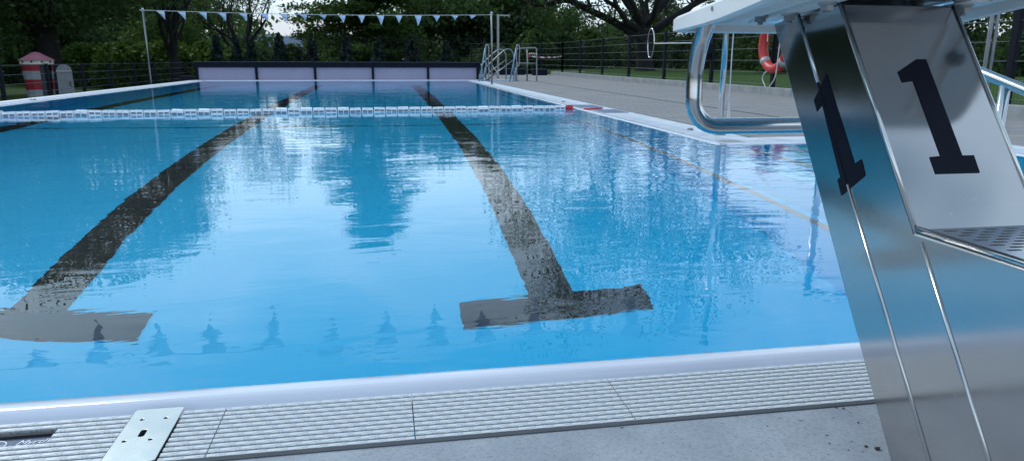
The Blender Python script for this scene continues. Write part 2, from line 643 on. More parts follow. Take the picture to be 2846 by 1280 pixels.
# water
g = MB()
for (a, b, c, d) in ((XL - .02, XR + .02, YN - .02, YF + .02), (XR + .02, NX + .02, YN - .02, NY + .02)):
    g.quad([(a, c, 0), (b, c, 0), (b, d, 0), (a, d, 0)])
g.quad([(2.07, 19.02, -.03), (3.0, 19.02, -.03), (3.0, 20.18, -.03), (2.07, 20.18, -.03)])
wo_ = struct(g.build('pool_water', M['water'], fixn=False))
g = MB()
g.box(2.06, 3.01, 19.01, 20.19, -1.0, -.99)
g.box(2.05, 2.06, 19.0, 20.2, -1.0, -.04); g.box(3.01, 3.02, 19.0, 20.2, -1.0, -.04)
g.box(2.06, 3.01, 19.0, 19.01, -1.0, -.04); g.box(2.06, 3.01, 20.19, 20.2, -1.0, -.04)
struct(g.build('pool_basin', M['lining']), 'small blue lined stair pool beside the ladders')

# rims: rolled overflow edge, profile runs outward (distance, height)
prof = [(0.0, -.05), (-.006, -.008), (-.001, .0005), (.008, .0028), (.02, .0042), (.034, .0046), (.040, .0036), (.046, -.001), (.052, -.009), (.060, -.016), (.068, -.020), (.076, -.021), (.076, -.05)]


def rim_strip(p0, p1, out, name, label, pr=prof, mat='rim'):
    g = MB()
    p0, p1, out = Vector(p0), Vector(p1), Vector(out)
    n = len(pr)
    L = (p1 - p0).length
    K = max(1, int(L / .5))
    vs = []
    for i in range(K + 1):
        b = p0.lerp(p1, i / K)
        for (d, h) in pr:
            vs.append(b + out * d + Vector((0, 0, h)))
    fs = [(i * n + j, i * n + j + 1, (i + 1) * n + j + 1, (i + 1) * n + j) for i in range(K) for j in range(n - 1)]
    g.add(vs, fs, True)
    return struct(g.build(name, M[mat]), label)


rim_strip((XL - .1, YN, 0), (NX + .1, YN, 0), (0, -1, 0), 'pool_rim', 'white rounded overflow rim along the near edge')
prof_s = [(0.0, -.05), (-.004, -.008), (.0, .002), (.012, .007), (.04, .008), (.06, .006), (.075, .0), (.08, -.05)]
rim_strip((XR, NY, 0), (XR, YF, 0), (1, 0, 0), 'pool_rim', 'white overflow rim along the right side', prof_s)
rim_strip((XR + .03, NY, 0), (NX + .08, NY, 0), (0, 1, 0), 'pool_rim', 'white rim at the back of the step niche', prof_s)
rim_strip((NX, YN, 0), (NX, NY, 0), (1, 0, 0), 'pool_rim', 'white rim at the right of the step niche', prof_s)
rim_strip((XL, YN, 0), (XL, YF, 0), (-1, 0, 0), 'pool_rim', 'white overflow rim along the left side', prof_s)
rim_strip((XL - .08, YF, 0), (XR + .08, YF, 0), (0, 1, 0), 'pool_rim', 'white overflow rim along the far end', prof_s)

# grating and copings on the other sides: fine crosswise bars
def cross_grate(x0, x1, y0, y1, along, name, label, pitch=.024, depth=.02):
    g = MB()
    if along == 'y':
        k = int((y1 - y0) / pitch)
        for i in range(k):
            y = y0 + i * pitch
            g.box(x0, x1, y, y + pitch * .66, -depth, 0.004)
    else:
        k = int((x1 - x0) / pitch)
        for i in range(k):
            x = x0 + i * pitch
            g.box(x, x + pitch * .66, y0, y1, -depth, 0.004)
    g.box(x0, x1, y0, y1, -depth - .01, -depth)
    return tag(g.build(name, M['white_coping']), label, 'grate')


cross_grate(XR + .085, XR + .265, NY + .09, YF, 'y', 'overflow_grate', 'long white overflow grate beside the right side of the pool')
cross_grate(XR + .10, NX + .08, NY + .085, NY + .275, 'x', 'overflow_grate', 'white ribbed grate at the back of the step niche behind the starting block', .03)
cross_grate(NX + .085, NX + .265, YN, NY, 'y', 'overflow_grate', 'white ribbed grate at the far right beside the handrail')
cross_grate(XL - .265, XL - .085, YN, YF, 'y', 'overflow_grate', 'long white overflow grate along the left side of the pool')
g = MB()
g.box(XR + .27, 2.02, NY + .28, 19.0, -.05, .003)
g.box(2.02, 3.69, NY + .28, NY + .43, -.05, .003)
g.box(NX + .27, 3.69, -.25, NY + .28, -.05, .003)
g.box(XL - .46, XL - .27, -.25, 20.56, -.05, .012)
g.box(XL - .27, 2.05, YF + .085, 20.56, -.05, .012)
g.box(2.05, 3.05, 20.2, 20.3, -.05, .012)
struct(g.build('coping', M['white_coping'], bevel=.004), 'white stone coping around the pool')

# near grates: eleven ridges running along the edge, each with an embossed vine motif
def ridge_mat():
    m, t, b = new_mat('embossed_grate')
    geo = N(t, 'ShaderNodeNewGeometry')
    sp = N(t, 'ShaderNodeSeparateXYZ')
    t.links.new(geo.outputs['Position'], sp.inputs[0])
    x, y = sp.outputs[0], sp.outputs[1]
    row = math_n(t, 'FLOOR', math_n(t, 'DIVIDE', math_n(t, 'ADD', y, 1.0), 0.01555))
    v = math_n(t, 'FRACT', math_n(t, 'DIVIDE', math_n(t, 'ADD', y, 1.0), 0.01555))
    sh = math_n(t, 'MULTIPLY', row, 0.37)
    u = math_n(t, 'FRACT', math_n(t, 'ADD', math_n(t, 'DIVIDE', x, 0.031), sh))
    # rising S-curve from low-left to high-right, once per motif
    s = math_n(t, 'ADD', math_n(t, 'MULTIPLY', math_n(t, 'POWER', u, 1.8), 0.55), 0.28)
    s = math_n(t, 'ADD', s, math_n(t, 'MULTIPLY', math_n(t, 'SINE', math_n(t, 'MULTIPLY', u, 12.6)), 0.06))
    d = math_n(t, 'ABSOLUTE', math_n(t, 'SUBTRACT', v, s))
    line = ramp(t, d, [(0.04, 1.0), (0.13, 0.0)])
    # little curl near the joint
    du = math_n(t, 'SUBTRACT', u, 0.86)
    dv = math_n(t, 'MULTIPLY', math_n(t, 'SUBTRACT', v, 0.40), 0.6)
    dd = math_n(t, 'SQRT', math_n(t, 'ADD', math_n(t, 'MULTIPLY', du, du), math_n(t, 'MULTIPLY', dv, dv)))
    curl = ramp(t, math_n(t, 'ABSOLUTE', math_n(t, 'SUBTRACT', dd, 0.09)), [(0.02, 1.0), (0.05, 0.0)])
    hgt = math_n(t, 'MAXIMUM', line, curl)
    t.links.new(mixc(t, math_n(t, 'MULTIPLY', hgt, 0.22), (0.60, 0.62, 0.64), (0.34, 0.36, 0.39)), b.inputs['Base Color'])
    b.inputs['Roughness'].default_value = 0.38
    bump(t, b, hgt, -0.0013)
    return m


M['ridge'] = ridge_mat()


def near_grate(x0, x1, label, notch=None):
    g = MB()
    P = 0.01555
    k0 = int(round((1.0 - 0.0778) / P))       # row index keeps the motif locked to the ridges
    for i in range(11):
        yt = (k0 - i) * P - 1.0
        yb = yt - P * .70
        # bevelled ridge profile
        segs = [(x0, x1)]
        if notch and notch[2] < (yt + yb) / 2 < notch[3]:
            segs = [(x0, notch[0]), (notch[1], x1)]
        for (a, b) in segs:
            if b - a < .002: continue
            g.prism([(yt - .0035, -.016), (yt - .0002, -.0022), (yt, -.0009), (yt - .0010, 0), (yb + .0010, 0), (yb, -.0009), (yb + .0004, -.0020), (yb + .0042, -.016)], 'x', a, b)
    o = empty('overflow_grate', ((x0 + x1) / 2, -.16, 0), label, 'grate', 'white grates along the near edge')
    q = g.build('ridges', M['ridge'], o); q.matrix_parent_inverse = Matrix.Translation((-(x0 + x1) / 2, .16, 0))
    h = MB(); h.box(x0, x1, -.2495, -.0765, -.03, -.0165)
    q = h.build('tray', M['grate_bed'], o); q.matrix_parent_inverse = Matrix.Translation((-(x0 + x1) / 2, .16, 0))
    return o


M['grate_bed'] = plain('grate_bed', (0.08, 0.09, 0.15), 0.6)
SX0, SX1 = -1.62, -1.401
near_grate(-3.4, -1.2945, 'white embossed grate with a sign window at the bottom left corner', (SX0, SX1, -.1605, -.1185))
near_grate(-1.2095, -1.1405, 'short white embossed grate piece between the steel cover and the first seam')
near_grate(-1.1385, -.8165, 'white embossed grate between the two seams at the bottom centre')
near_grate(-.8145, -.4405, 'white embossed grate at the bottom, right of the second seam')
near_grate(-.4385, 3.2, 'white embossed grate beside the foot of the starting block')

# sign let into the grate
sg = empty('maker_sign', ((SX0 + SX1) / 2, -.14, -.008), 'grey plate with pale maker lettering let into the grate at the bottom left', 'sign')
def rel(o, e):
    o.matrix_parent_inverse = Matrix.Translation(-Vector(e.location)); return o
g = MB(); g.box(SX0, SX1, -.1605, -.1185, -.0162, -.0060)
rel(g.build('plate', M['sign_plate'], sg), sg)
g = MB(); g.box(SX0, SX1, -.1262, -.1184, -.0058, -.0012)  # dark strip standing in for the shade under the ridge
rel(g.build('slot_shade', M['dark'], sg), sg)
def text(body, x, y, z, size, mat, parent, shear=.3, name='lettering'):
    c = bpy.data.curves.new(name, 'FONT')
    c.body = body; c.size = size; c.shear = shear; c.extrude = .0002
    c.materials.append(mat)
    o = bpy.data.objects.new(name, c)
    o.location = (x, y, z)
    link(o, parent); rel(o, parent)
    return o
text('Myrtha', -1.4520, -.1475, -.0056, .0195, M['sign_ink'], sg)
text('Pools', -1.4540, -.1605, -.0056, .0165, M['sign_ink'], sg)
g = MB(); g.tube(arc((-1.480, -.1475, -.0055), .0145, -40, 250, 24, 'xy'), .0013, 6); g.tube(smooth_path([(-1.486, -.150, -.0055), (-1.479, -.1445, -.0055), (-1.472, -.1495, -.0055), (-1.466, -.146, -.0055)]), .0009, 6)
rel(g.build('logo', M['sign_ink'], sg), sg)

# steel cover plate with holes
cp = empty('cover_plate', (-1.252, -.16, 0), 'polished steel cover plate with a slot and four small holes set in the grate', 'cover plate')
cu = bpy.data.curves.new('plate', 'CURVE'); cu.dimensions = '2D'; cu.fill_mode = 'BOTH'; cu.extrude = .0012; cu.bevel_depth = .0004
def spl(cu, pts):
    s = cu.splines.new('POLY'); s.points.add(len(pts) - 1)
    for q, (x, y) in zip(s.points, pts): q.co = (x, y, 0, 1)
    s.use_cyclic_u = True
def rrect(cx, cy_, w, h, r, n=5):
    out = []
    for (sx, sy, a) in ((1, 1, 0), (-1, 1, 90), (-1, -1, 180), (1, -1, 270)):
        for i in range(n + 1):
            t = R(a + 90 * i / n)
            out.append((cx + sx * (w / 2 - r) + r * math.cos(t), cy_ + sy * (h / 2 - r) + r * math.sin(t)))
    return out
spl(cu, rrect(0, 0, .079, .176, .006))
for (x, y) in ((-.019, .05), (.019, .05), (-.025, -.021), (.0145, -.021)):
    spl(cu, rrect(x, y, .0078, .0078, .0038))
spl(cu, rrect(-.004, .002, .0105, .024, .004))
cu.materials.append(M['steel_plate'])
po = bpy.data.objects.new('plate', cu); po.location = (0, 0, .0012); link(po, cp)
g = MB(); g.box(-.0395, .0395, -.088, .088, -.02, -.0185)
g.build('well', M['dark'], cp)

# two mid-grey tread mats and covers on the right coping
for k, (a, b, c, d, lab) in enumerate(((1.63, 1.94, 7.65, 8.15, 'far blue grey marker tile on the right coping, next to the lane rope end'), (1.65, 1.96, 6.72, 7.22, 'near blue grey marker tile on the right coping, before the lane rope end'))):
    g = MB(); g.box(a, b, c, d, .004, .011)
    for i in range(12):
        g.box(a + .015, b - .015, c + .03 + i * .038, c + .045 + i * .038, .011, .0135)
    tag(g.build('marker_tile', M['marker']if 'marker' in M else plain('marker_grey', (0.24, 0.27, 0.36), 0.6, 0, 0.15, 30), bevel=.002), lab, 'floor tile', 'grey tiles on the right coping')
g = MB(); g.prism([(1.57, 7.28), (1.62, 7.25), (1.84, 7.36), (1.84, 7.42), (1.60, 7.36)], 'z', .008, .020)
tag(g.build('rope_anchor_strap', M['red_float'], bevel=.004), 'flat red strap end lying on the coping between the two marker tiles', 'strap')
for (x, y, lab, r) in ((1.79, 4.61, 'small dark anchor cap on the right coping just left of the block tube', .03), (-5.9, 10.34, 'small dark anchor cap on the left coping', .045), (1.72, 8.9, 'small grey anchor cap on the right coping beyond the marker tiles', .03)):
    g = MB(); g.tube([(x, y, .0), (x, y, .012)], r, 14); g.tube([(x - r * .8, y, .016), (x + r * .8, y, .016)], r * .22, 6)
    tag(g.build('anchor_cap', M['nut']), lab, 'anchor cap', 'anchor caps on the coping')

# kerb along the right lawn: separate stones
kb = empty('kerb', (5.97, 10, 0), 'low grey concrete kerb of long stones along the right lawn', 'kerb')
y = -6.0; i = 0
while y < 27.5:
    g = MB(); g.box(5.97, 6.12, y, y + .994, -.05, .128)
    rel(g.build('kerb_stone', M['kerb'], kb, bevel=.008), kb); y += 1.0
for k in range(6):
    a = R(10 + 14 * k); b_ = R(10 + 14 * (k + 1) - .6)
    c = (7.6, 27.5); g = MB()
    P = [(c[0] - math.cos(a) * 1.63 , c[1] + math.sin(a) * 1.63), (c[0] - math.cos(b_) * 1.63, c[1] + math.sin(b_) * 1.63), (c[0] - math.cos(b_) * 1.48, c[1] + math.sin(b_) * 1.48), (c[0] - math.cos(a) * 1.48, c[1] + math.sin(a) * 1.48)]
    g.prism(P, 'z', -.05, .128)
    rel(g.build('kerb_stone', M['kerb'], kb), kb)

# ---------------------------------------------------------------- mesh fences
def fence(name, label, pts, z0, z1, xdir, posts, wires, pitch=.05, wr=.0017, post=.034, foot=True, light=1):
    """posts: list of (x, y); a mesh panel spans every pair"""
    e = empty(name, (posts[0][0], posts[0][1], z0), label, 'fence')
    for (x, y) in posts:
        g = MB(); g.box(x - post, x + post, y - post * 1.25, y + post * 1.25, z0, z1 + .02)
        g.box(x - post * 1.15, x + post * 1.15, y - post * 1.4, y + post * 1.4, z1 + .02, z1 + .03)
        if foot:
            g.box(x - .05, x + .05, y - .06, y + .06, z0, z0 + .012)
            for s in (-1, 1): g.tube([(x, y + s * .048, z0 + .01), (x, y + s * .048, z0 + .03)], .009, 6)
        rel(g.build('post', M['post'], e), e)
    for (a, b) in zip(posts, posts[1:]):
        # horizontal double wires in the paler tone, thin uprights in the dark one
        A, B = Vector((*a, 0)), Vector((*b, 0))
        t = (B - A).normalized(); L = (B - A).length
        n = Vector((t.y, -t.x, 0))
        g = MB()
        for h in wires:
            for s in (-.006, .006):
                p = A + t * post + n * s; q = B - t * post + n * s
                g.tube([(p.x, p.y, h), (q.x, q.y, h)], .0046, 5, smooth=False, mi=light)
        k = int(L / pitch)
        for i in range(1, k):
            p = A + t * (L * i / k)
            g.tube([(p.x, p.y, wires[-1] - .03), (p.x, p.y, wires[0] + .02)], wr, 4, smooth=False, caps=False)
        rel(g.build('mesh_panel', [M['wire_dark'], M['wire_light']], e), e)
    return e



posts = [(6.3, y) for y in (1.0, 3.5, 6.0, 8.55, 11.2, 13.8, 16.55, 19.3, 21.95, 24.7, 27.4)]
fence('mesh_fence', 'dark mesh fence along the lawn on the right behind the kerb', None, .1, 1.27, 0, posts, [1.27, 1.05, .82, .60, .38, .17])
posts = [(6.3, 27.4), (5.9, 29.6), (5.0, 30.4), (3.0, 30.6)]
fence('mesh_fence', 'dark mesh fence closing the deck behind the far railings', None, .0, 1.27, 0, posts, [1.27, 1.05, .82, .60, .38, .17], pitch=.1)
posts = [(-9.1, y) for y in (11.8, 14.15, 16.4, 18.65, 20.85, 23.0, 25.2, 27.4, 29.6, 31.8, 34.0)]
fence('mesh_fence', 'dark mesh fence on the lower lawn along the left side', None, GZ, .44, 0, posts, [.44, .23, .02, -.19, -.40, -.6])
posts = [(x, 24.2) for x in (-6.25, -4.15, -1.9, .42, 2.7)]
fence('mesh_fence', 'tall dark mesh fence behind the lavender wall at the far end', None, GZ, 1.30, 0, posts, [1.30, .86, .42, 0, -.2], foot=False, light=0, wr=.0026)

# ---------------------------------------------------------------- far wall
fw = empty('end_wall', (-2, 20.62, 0), 'low wall of lavender panels under a dark beam at the far end of the pool', 'wall')
edges = [-6.02, -4.41, -2.78, -1.128, .49, 1.98]
for a, b in zip(edges, edges[1:]):
    g = MB(); g.box(a + .034, b - .034, 20.62, 20.66, .0, .362)
    rel(g.build('panel', M['panel_white'], fw), fw)
    g = MB(); g.box(a + .034, b - .034, 20.60, 20.618, .350, .362)
    rel(g.build('trim', M['whitewood'], fw), fw)
for k, a in enumerate(edges):
    g = MB(); g.box(a - .033, a + .033, 20.56, 20.68, .0, .364)
    rel(g.build('post', M['navy'], fw), fw)
g = MB(); g.box(-6.07, 2.05, 20.55, 20.75, .364, .505)
rel(g.build('top_beam', M['navy'], fw, bevel=.006), fw)
g = MB(); g.box(-6.08, 2.06, 20.54, 20.76, .507, .522)
rel(g.build('cap_rail', M['wire'], fw), fw)
g = MB(); g.box(-6.4, -6.12, 20.3, 20.56, GZ, .10); g.box(-6.42, -6.10, 20.28, 20.58, .10, .125)
tag(g.build('planter_box', M['navy'], bevel=.005), 'small dark box at the left end of the lavender wall', 'box')

# ---------------------------------------------------------------- lane rope
lr = empty('lane_rope', (0, 7.6, 0), 'lane rope of white floats crossing the pool with a red end float', 'lane rope')
def rope_y(x): return 7.42 + (x - 1.45) * .045
g = MB(); g.tube([(XL, rope_y(XL), .012)] + [(x, rope_y(x), .012) for x in np.linspace(XL + .1, 1.5, 20)], .006, 6)
rel(g.build('rope', M['rope'], lr), lr)
x = 1.30; k = 0; p = .1375
proto = None
def float_mesh():
    g = MB()
    w = .116
    for s in (-1, 1):                       # end walls with chamfered corners
        ox = s * w / 2
        g.prism([(-.036, .040), (-.044, .026), (-.044, -.036), (-.030, -.048), (.030, -.048), (.044, -.036), (.044, .026), (.036, .040)], 'x', ox - .0035, ox + .0035)
    g.prism([(-.038, .036), (-.034, .046), (.034, .046), (.038, .036)], 'x', -w / 2, w / 2)      # top bar
    g.prism([(-.045, .020), (-.037, .037), (-.032, .034), (-.040, .020)], 'x', -w / 2, w / 2)
    g.prism([(.045, .020), (.037, .037), (.032, .034), (.040, .020)], 'x', -w / 2, w / 2)
    g.box(-.005, .005, -.046, .044, -.04, .047)
    g.box(-w / 2, w / 2, -.045, -.040, -.044, -.004)
    g.box(-w / 2 + .004, w / 2 - .004, -.030, .030, -.040, .030, mi=1)                            # greyish foam core
    return g
fo = float_mesh().build('float', [M['float'], plain('foam_core', (0.26, 0.30, 0.38), 0.5)], None)
fo.parent = lr
fme = fo.data
first = True
while x > XL + .1:
    if first:
        o = fo; first = False
    else:
        o = fo.copy(); COL.objects.link(o); o.parent = lr
    o.location = (x - lr.location.x, rope_y(x) - 7.6, .006 + random.uniform(-.004, .004))
    o.rotation_euler = (random.uniform(-.16, .16), random.uniform(-.05, .05), R(2.6))
    x -= p
g = MB(); g.tube([(1.375, 7.42, .015), (1.385, 7.42, .015), (1.46, 7.42, .015), (1.47, 7.42, .015)], [.028, .04, .04, .026], 12)
q = rel(g.build('end_float', M['red_float'], lr), lr); q['label'] = 'red end float'

# ---------------------------------------------------------------- flags
def flag_line(y, xa, xb, ztop, n, x0, dx, drop, label, far, seed, h=.24, w=.2):
    rs = random.Random(seed)
    e = empty('pennant_line', (xa, y, ztop), label, 'pennant line')
    g = MB()
    pts = []
    for i in range(25):
        t = i / 24
        pts.append((xa + (xb - xa) * t, y, ztop - drop * math.sin(math.pi * t)))
    g.tube(pts, .006, 6)
    rel(g.build('cord', M['rope'], e), e)
    for i in range(n):
        x = x0 + i * dx + rs.uniform(-.018, .018)
        t = (x - xa) / (xb - xa)
        z = ztop - drop * math.sin(math.pi * t) - .004 - rs.uniform(0, .006)
        tw = far(i)
        g = MB()
        a, b, c = tw
        P0 = (x - w / 2, y, z); P1 = (x + w / 2, y, z)
        tip = (x + a, y + b, z - c)
        mid0 = ((P0[0] + tip[0]) / 2 + .01, y + .02, (P0[2] + tip[2]) / 2)
        mid1 = ((P1[0] + tip[0]) / 2 + .005, y - .02 + b / 2, (P1[2] + tip[2]) / 2)
        V = [P0, P1, mid1, tip, mid0]
        V2 = [(vx, vy + .002, vz) for vx, vy, vz in V]
        g.add(V + V2, [(0, 4, 2, 1), (4, 3, 2), (5, 6, 7, 9), (9, 7, 8), (0, 1, 6, 5), (1, 2, 7, 6), (2, 3, 8, 7), (3, 4, 9, 8), (4, 0, 5, 9)])
        q = rel(g.build('pennant', M['flag'], e), e)
        g = MB(); g.box(x - w * .24, x + w * .22, y - .004, y - .0015, z - .045, z - .025)
        s = g.build('print', M['flag_print'], q); s.matrix_parent_inverse = Matrix.Translation(-Vector(e.location))
    return e


def farshape(i):
    left = [(.09, 0, .19), (.07, .03, .18), (.07, .02, .17), (.07, .02, .18), (.08, .0, .17), (.08, .02, .17), (.06, .02, .16), (.05, .04, .12)]
    right = [(.03, .05, .09), (.03, 0, .17), (.0, 0, .18), (.01, 0, .22), (.0, .02, .17), (-.01, 0, .24), (.0, .04, .14), (.0, .05, .10), (-.03, .05, .08), (-.03, .05, .07)]
    return (left + right)[min(i, 17)]


flag_line(16.7, -6.2, 1.80, 1.66, 17, -5.75, .445, .05, 'line of small white pennants strung over the far end of the pool', farshape, 3, w=.175)
flag_line(4.2, -6.1, 1.88, 1.70, 18, -5.6, .425, .05, 'line of white pennants above the near end, seen mirrored in the water', lambda i: (random.uniform(-.03, .03), random.uniform(-.04, .04), .33 if i % 5 else .2), 5)
for (x, y, zt, lab) in ((-6.2, 16.95, 1.69, 'thin steel pennant pole on the left side of the pool'), (1.81, 16.55, 1.69, 'thin steel pennant pole beside the far grab rails'), (1.865, 4.2, 1.75, 'steel pennant pole behind the tube of the starting block'), (-6.15, 4.2, 1.75, 'steel pennant pole at the near left, outside the frame')):
    o = empty('pennant_pole', (x, y, 0), lab, 'pole', 'poles holding the pennant lines')
    g = MB(); g.tube([(x, y, 0), (x, y, zt)], .021 if y > 10 else .0235, 14)
    rel(g.build('pole', M['far_steel'] if y > 10 else M['steel_tube'], o), o)
    g = MB(); g.tube([(x, y, 0), (x, y, .012)], .05, 16)
    rel(g.build('base_ring', M['far_steel'], o), o)
    g = MB(); g.tube([(x, y, zt), (x, y, zt + .03)], [.026, .02], 12); g.box(x - .05, x + .03, y - .012, y + .012, zt - .03, zt - .015)
    rel(g.build('cap', M['float'], o), o)
g = MB()
g.tube(smooth_path([(1.915, 4.18, 1.70), (1.918, 4.18, 1.0), (1.915, 4.18, .62), (1.922, 4.18, .36), (1.91, 4.18, .30), (1.925, 4.18, .26), (1.935, 4.18, .12), (1.92, 4.18, .06), (1.915, 4.18, .13), (1.918, 4.18, .3)], 2), .005, 6)
tag(g.build('cord', M['rope']), 'white cord hanging down along the pennant pole by the starting block', 'cord')

# ---------------------------------------------------------------- far ladders and railings
def ladder(x0, y, label):
    """two bent grab rails whose feet go into the water"""
    e = empty('grab_rail_frame', (x0, y, 0), label, 'grab rail', 'steel grab rails at the far right corner')
    for s in (0,):
        yy = y + s
        g = MB(); g.tube(smooth_path([(x0 + .17, yy, 0), (x0 + .16, yy, .5), (x0 + .15, yy, .95), (x0 + .19, yy, 1.02), (x0 + .24, yy, .98), (x0 + .255, yy, .86), (x0 + .235, yy, .6), (x0 + .25, yy, .45), (x0 + .19, yy, .40)], 2), .02, 10)
        rel(g.build('grab_rail', M['far_steel'], e), e)
        g = MB(); g.tube([(x0 + .17, yy, .99), (x0 - .08, yy, -.25)], .02, 8)
        g.tube([(x0 + .19, yy, .52), (x0 + .02, yy, -.2)], .018, 8)
        rel(g.build('sloping_rail', M['blue_steel'], e), e)
        g = MB(); g.tube([(x0 + .17, yy, 0), (x0 + .17, yy, .014)], .045, 12)
        rel(g.build('base_ring', M['far_steel'], e), e)
    return e


ladder(1.92, 19.55, 'left steel grab rail with blue tinted sloping bars at the far right pool corner')
ladder(2.80, 19.45, 'right steel grab rail with blue tinted sloping bars beside the square guard rail')
for k, (dy, dx, lab) in enumerate(((19.7, 0, 'curved steel stair handrail nearer the camera at the stair pool'), (20.35, -.12, 'curved steel stair handrail behind the other one at the stair pool'))):
    e = empty('stair_handrail', (2.4 + dx, dy, 0), lab, 'handrail', 'curved handrails of the stair pool')
    g = MB(); g.tube(smooth_path([(2.16 + dx, dy, .42), (2.45 + dx, dy, .70), (2.68 + dx, dy, .89), (2.82 + dx, dy, .90), (2.91 + dx, dy, .78), (2.93 + dx, dy, .6), (2.93 + dx, dy, 0)], 2), .02, 10)
    rel(g.build('top_rail', M['far_steel'], e), e)
    for o_ in (-.40,):
        g = MB(); g.tube([(2.14 + dx, dy, .02), (2.93 + dx, dy, .60)], .018, 8)
        rel(g.build('lower_rail', M['far_steel'], e), e)
    g = MB(); g.tube([(2.20 + dx, dy, .46), (2.20 + dx, dy, -.3)], .018, 8)
    rel(g.build('post', M['far_steel'], e), e)
e = empty('guard_rail', (3.3, 19.5, 0), 'square steel guard rail with three posts right of the grab rails', 'railing')
g = MB(); g.tube(smooth_path([(2.98, 19.55, .84), (3.0, 19.55, .905), (3.06, 19.55, .91), (3.46, 19.5, .94), (3.54, 19.5, .93), (3.56, 19.5, .85), (3.57, 19.5, .0)], 2), .022, 10)
rel(g.build('top_rail', M['far_steel'], e), e)
g = MB(); g.tube([(2.96, 19.55, .5), (3.56, 19.5, .5)], .018, 8); rel(g.build('mid_rail', M['far_steel'], e), e)
g = MB(); g.tube([(3.29, 19.52, .92), (3.29, 19.52, 0)], .02, 8); rel(g.build('post', M['far_steel'], e), e)
g = MB(); g.tube([(2.98, 19.55, .84), (2.97, 19.55, 0)], .02, 8); rel(g.build('post', M['far_steel'], e), e)
g = MB(); g.tube([(2.27, 19.45, .42), (2.52, 19.2, 0.0)], .009, 6)
tag(g.build('brace', M['rope']), 'thin white brace leaning from the far pennant pole to the deck', 'brace')
# red and white barrier tape
def tape(name, pts, w, lab):
    g = MB()
    for i, (a, b) in enumerate(zip(pts, pts[1:])):
        a, b = Vector(a), Vector(b)
        K = 4
        for k in range(K):
            p, q = a.lerp(b, k / K), a.lerp(b, (k + 1) / K)
            g.add([p, q, q - Vector((0, 0, w)), p - Vector((0, 0, w)), p + Vector((0, .002, 0)), q + Vector((0, .002, 0)), q + Vector((0, .002, -w)), p + Vector((0, .002, -w))], [(0, 1, 2, 3), (7, 6, 5, 4), (0, 4, 5, 1), (3, 2, 6, 7)], mi=(i * K + k) % 2)
    return tag(g.build(name, [M['red_tape'], M['rope']]), lab, 'barrier tape', 'red and white barrier tape')
M['red_tape'] = plain('red_tape', (0.32, 0.05, 0.05), 0.5)
tape('barrier_tape', [(3.28, 19.44, .52), (3.30, 19.44, .78), (3.42, 19.44, .80), (3.56, 19.46, .78)], .04, 'short red and white tape hanging in the square guard rail')
tape('barrier_tape', [(3.9, 22.5, .74), (4.8, 24.0, .70), (5.6, 25.6, .72), (6.24, 27.3, .76)], .05, 'long red and white tape stretched to the corner of the right fence')

# shower column
e = empty('outdoor_shower', (2.96, 22.8, 0), 'grey square shower column with a side arm behind the far grab rails', 'shower')
g = MB(); g.box(2.91, 2.985, 22.76, 22.84, 0, 2.04); rel(g.build('column', M['far_steel'], e, bevel=.006), e)
g = MB(); g.box(2.985, 3.34, 22.775, 22.825, 1.985, 2.03); rel(g.build('arm', M['far_steel'], e, bevel=.004), e)
g = MB(); g.tube([(3.32, 22.8, 1.985), (3.32, 22.8, 1.93)], [.022, .04], 12); rel(g.build('shower_head', M['far_steel'], e), e)
g = MB(); g.tube([(2.985, 22.8, 1.1), (3.04, 22.8, 1.1)], .015, 8); rel(g.build('push_button', M['far_steel'], e), e)
# dark benches at the far corner
for (x0, x1, y, lab) in ((4.99, 5.55, 26.8, 'dark box bench at the kerb corner by the right fence'), (3.75, 4.80, 27.6, 'long dark box bench farther back behind the guard rail')):
    e = empty('box_bench', ((x0 + x1) / 2, y, 0), lab, 'bench', 'dark box benches at the far corner')
    g = MB(); g.box(x0, x1, y, y + .4, 0, .22); rel(g.build('base', M['navy'], e), e)
    g = MB(); g.box(x0 - .01, x1 + .01, y - .01, y + .41, .222, .25); rel(g.build('seat', M['wire'], e, bevel=.004), e)

# ---------------------------------------------------------------- lighthouse hut
LH = Vector((-12.4, 26.0, GZ))
lh = empty('lighthouse_hut', LH, 'red and white striped hut shaped like a small lighthouse with its door open', 'hut')
def octo(r, n=8, ph=22.5): return [(math.cos(R(ph + 360 * i / n)) * r, math.sin(R(ph + 360 * i / n)) * r) for i in range(n)]
zs = [0, .30, .62, .94, 1.22]
cols = ['whitewood', 'red', 'whitewood', 'red']
H0, H1 = .46, .515
def rad_at(z): return .40 + (.47 - .40) * (z / 1.30)
zb = [(0, .36, 'whitewood'), (.36, .70, 'red'), (.70, .98, 'whitewood'), (.98, 1.20, 'red')]
for (z0, z1, c) in zb:
    g = MB(); n = 12
    r0, r1 = rad_at(z0), rad_at(z1)
    vs = [(math.cos(2 * math.pi * i / n) * r0, math.sin(2 * math.pi * i / n) * r0, z0) for i in range(n)] + [(math.cos(2 * math.pi * i / n) * r1, math.sin(2 * math.pi * i / n) * r1, z1) for i in range(n)]
    # leave the door opening (facing the camera's right) free
    fs = [(i, (i + 1) % n, (i + 1) % n + n, i + n) for i in range(n) if i not in (10, 11)]
    g.add(vs, fs)
    w = g.build('wall_band', M[c], lh)
    md = w.modifiers.new('s', 'SOLIDIFY'); md.thickness = .02
g = MB(); g.tube([(0, 0, 0), (0, 0, 1.18)], .33, 12, smooth=False); g.build('dark_inside', M['interior'] if 'interior' in M else plain('hut_interior', (0.05, 0.05, 0.06), .8), lh)
g = MB(); g.tube([(0, 0, 1.20), (0, 0, 1.33)], [.50, .495], 12, smooth=False)
cream = g.build('fascia', M['cream'], lh)
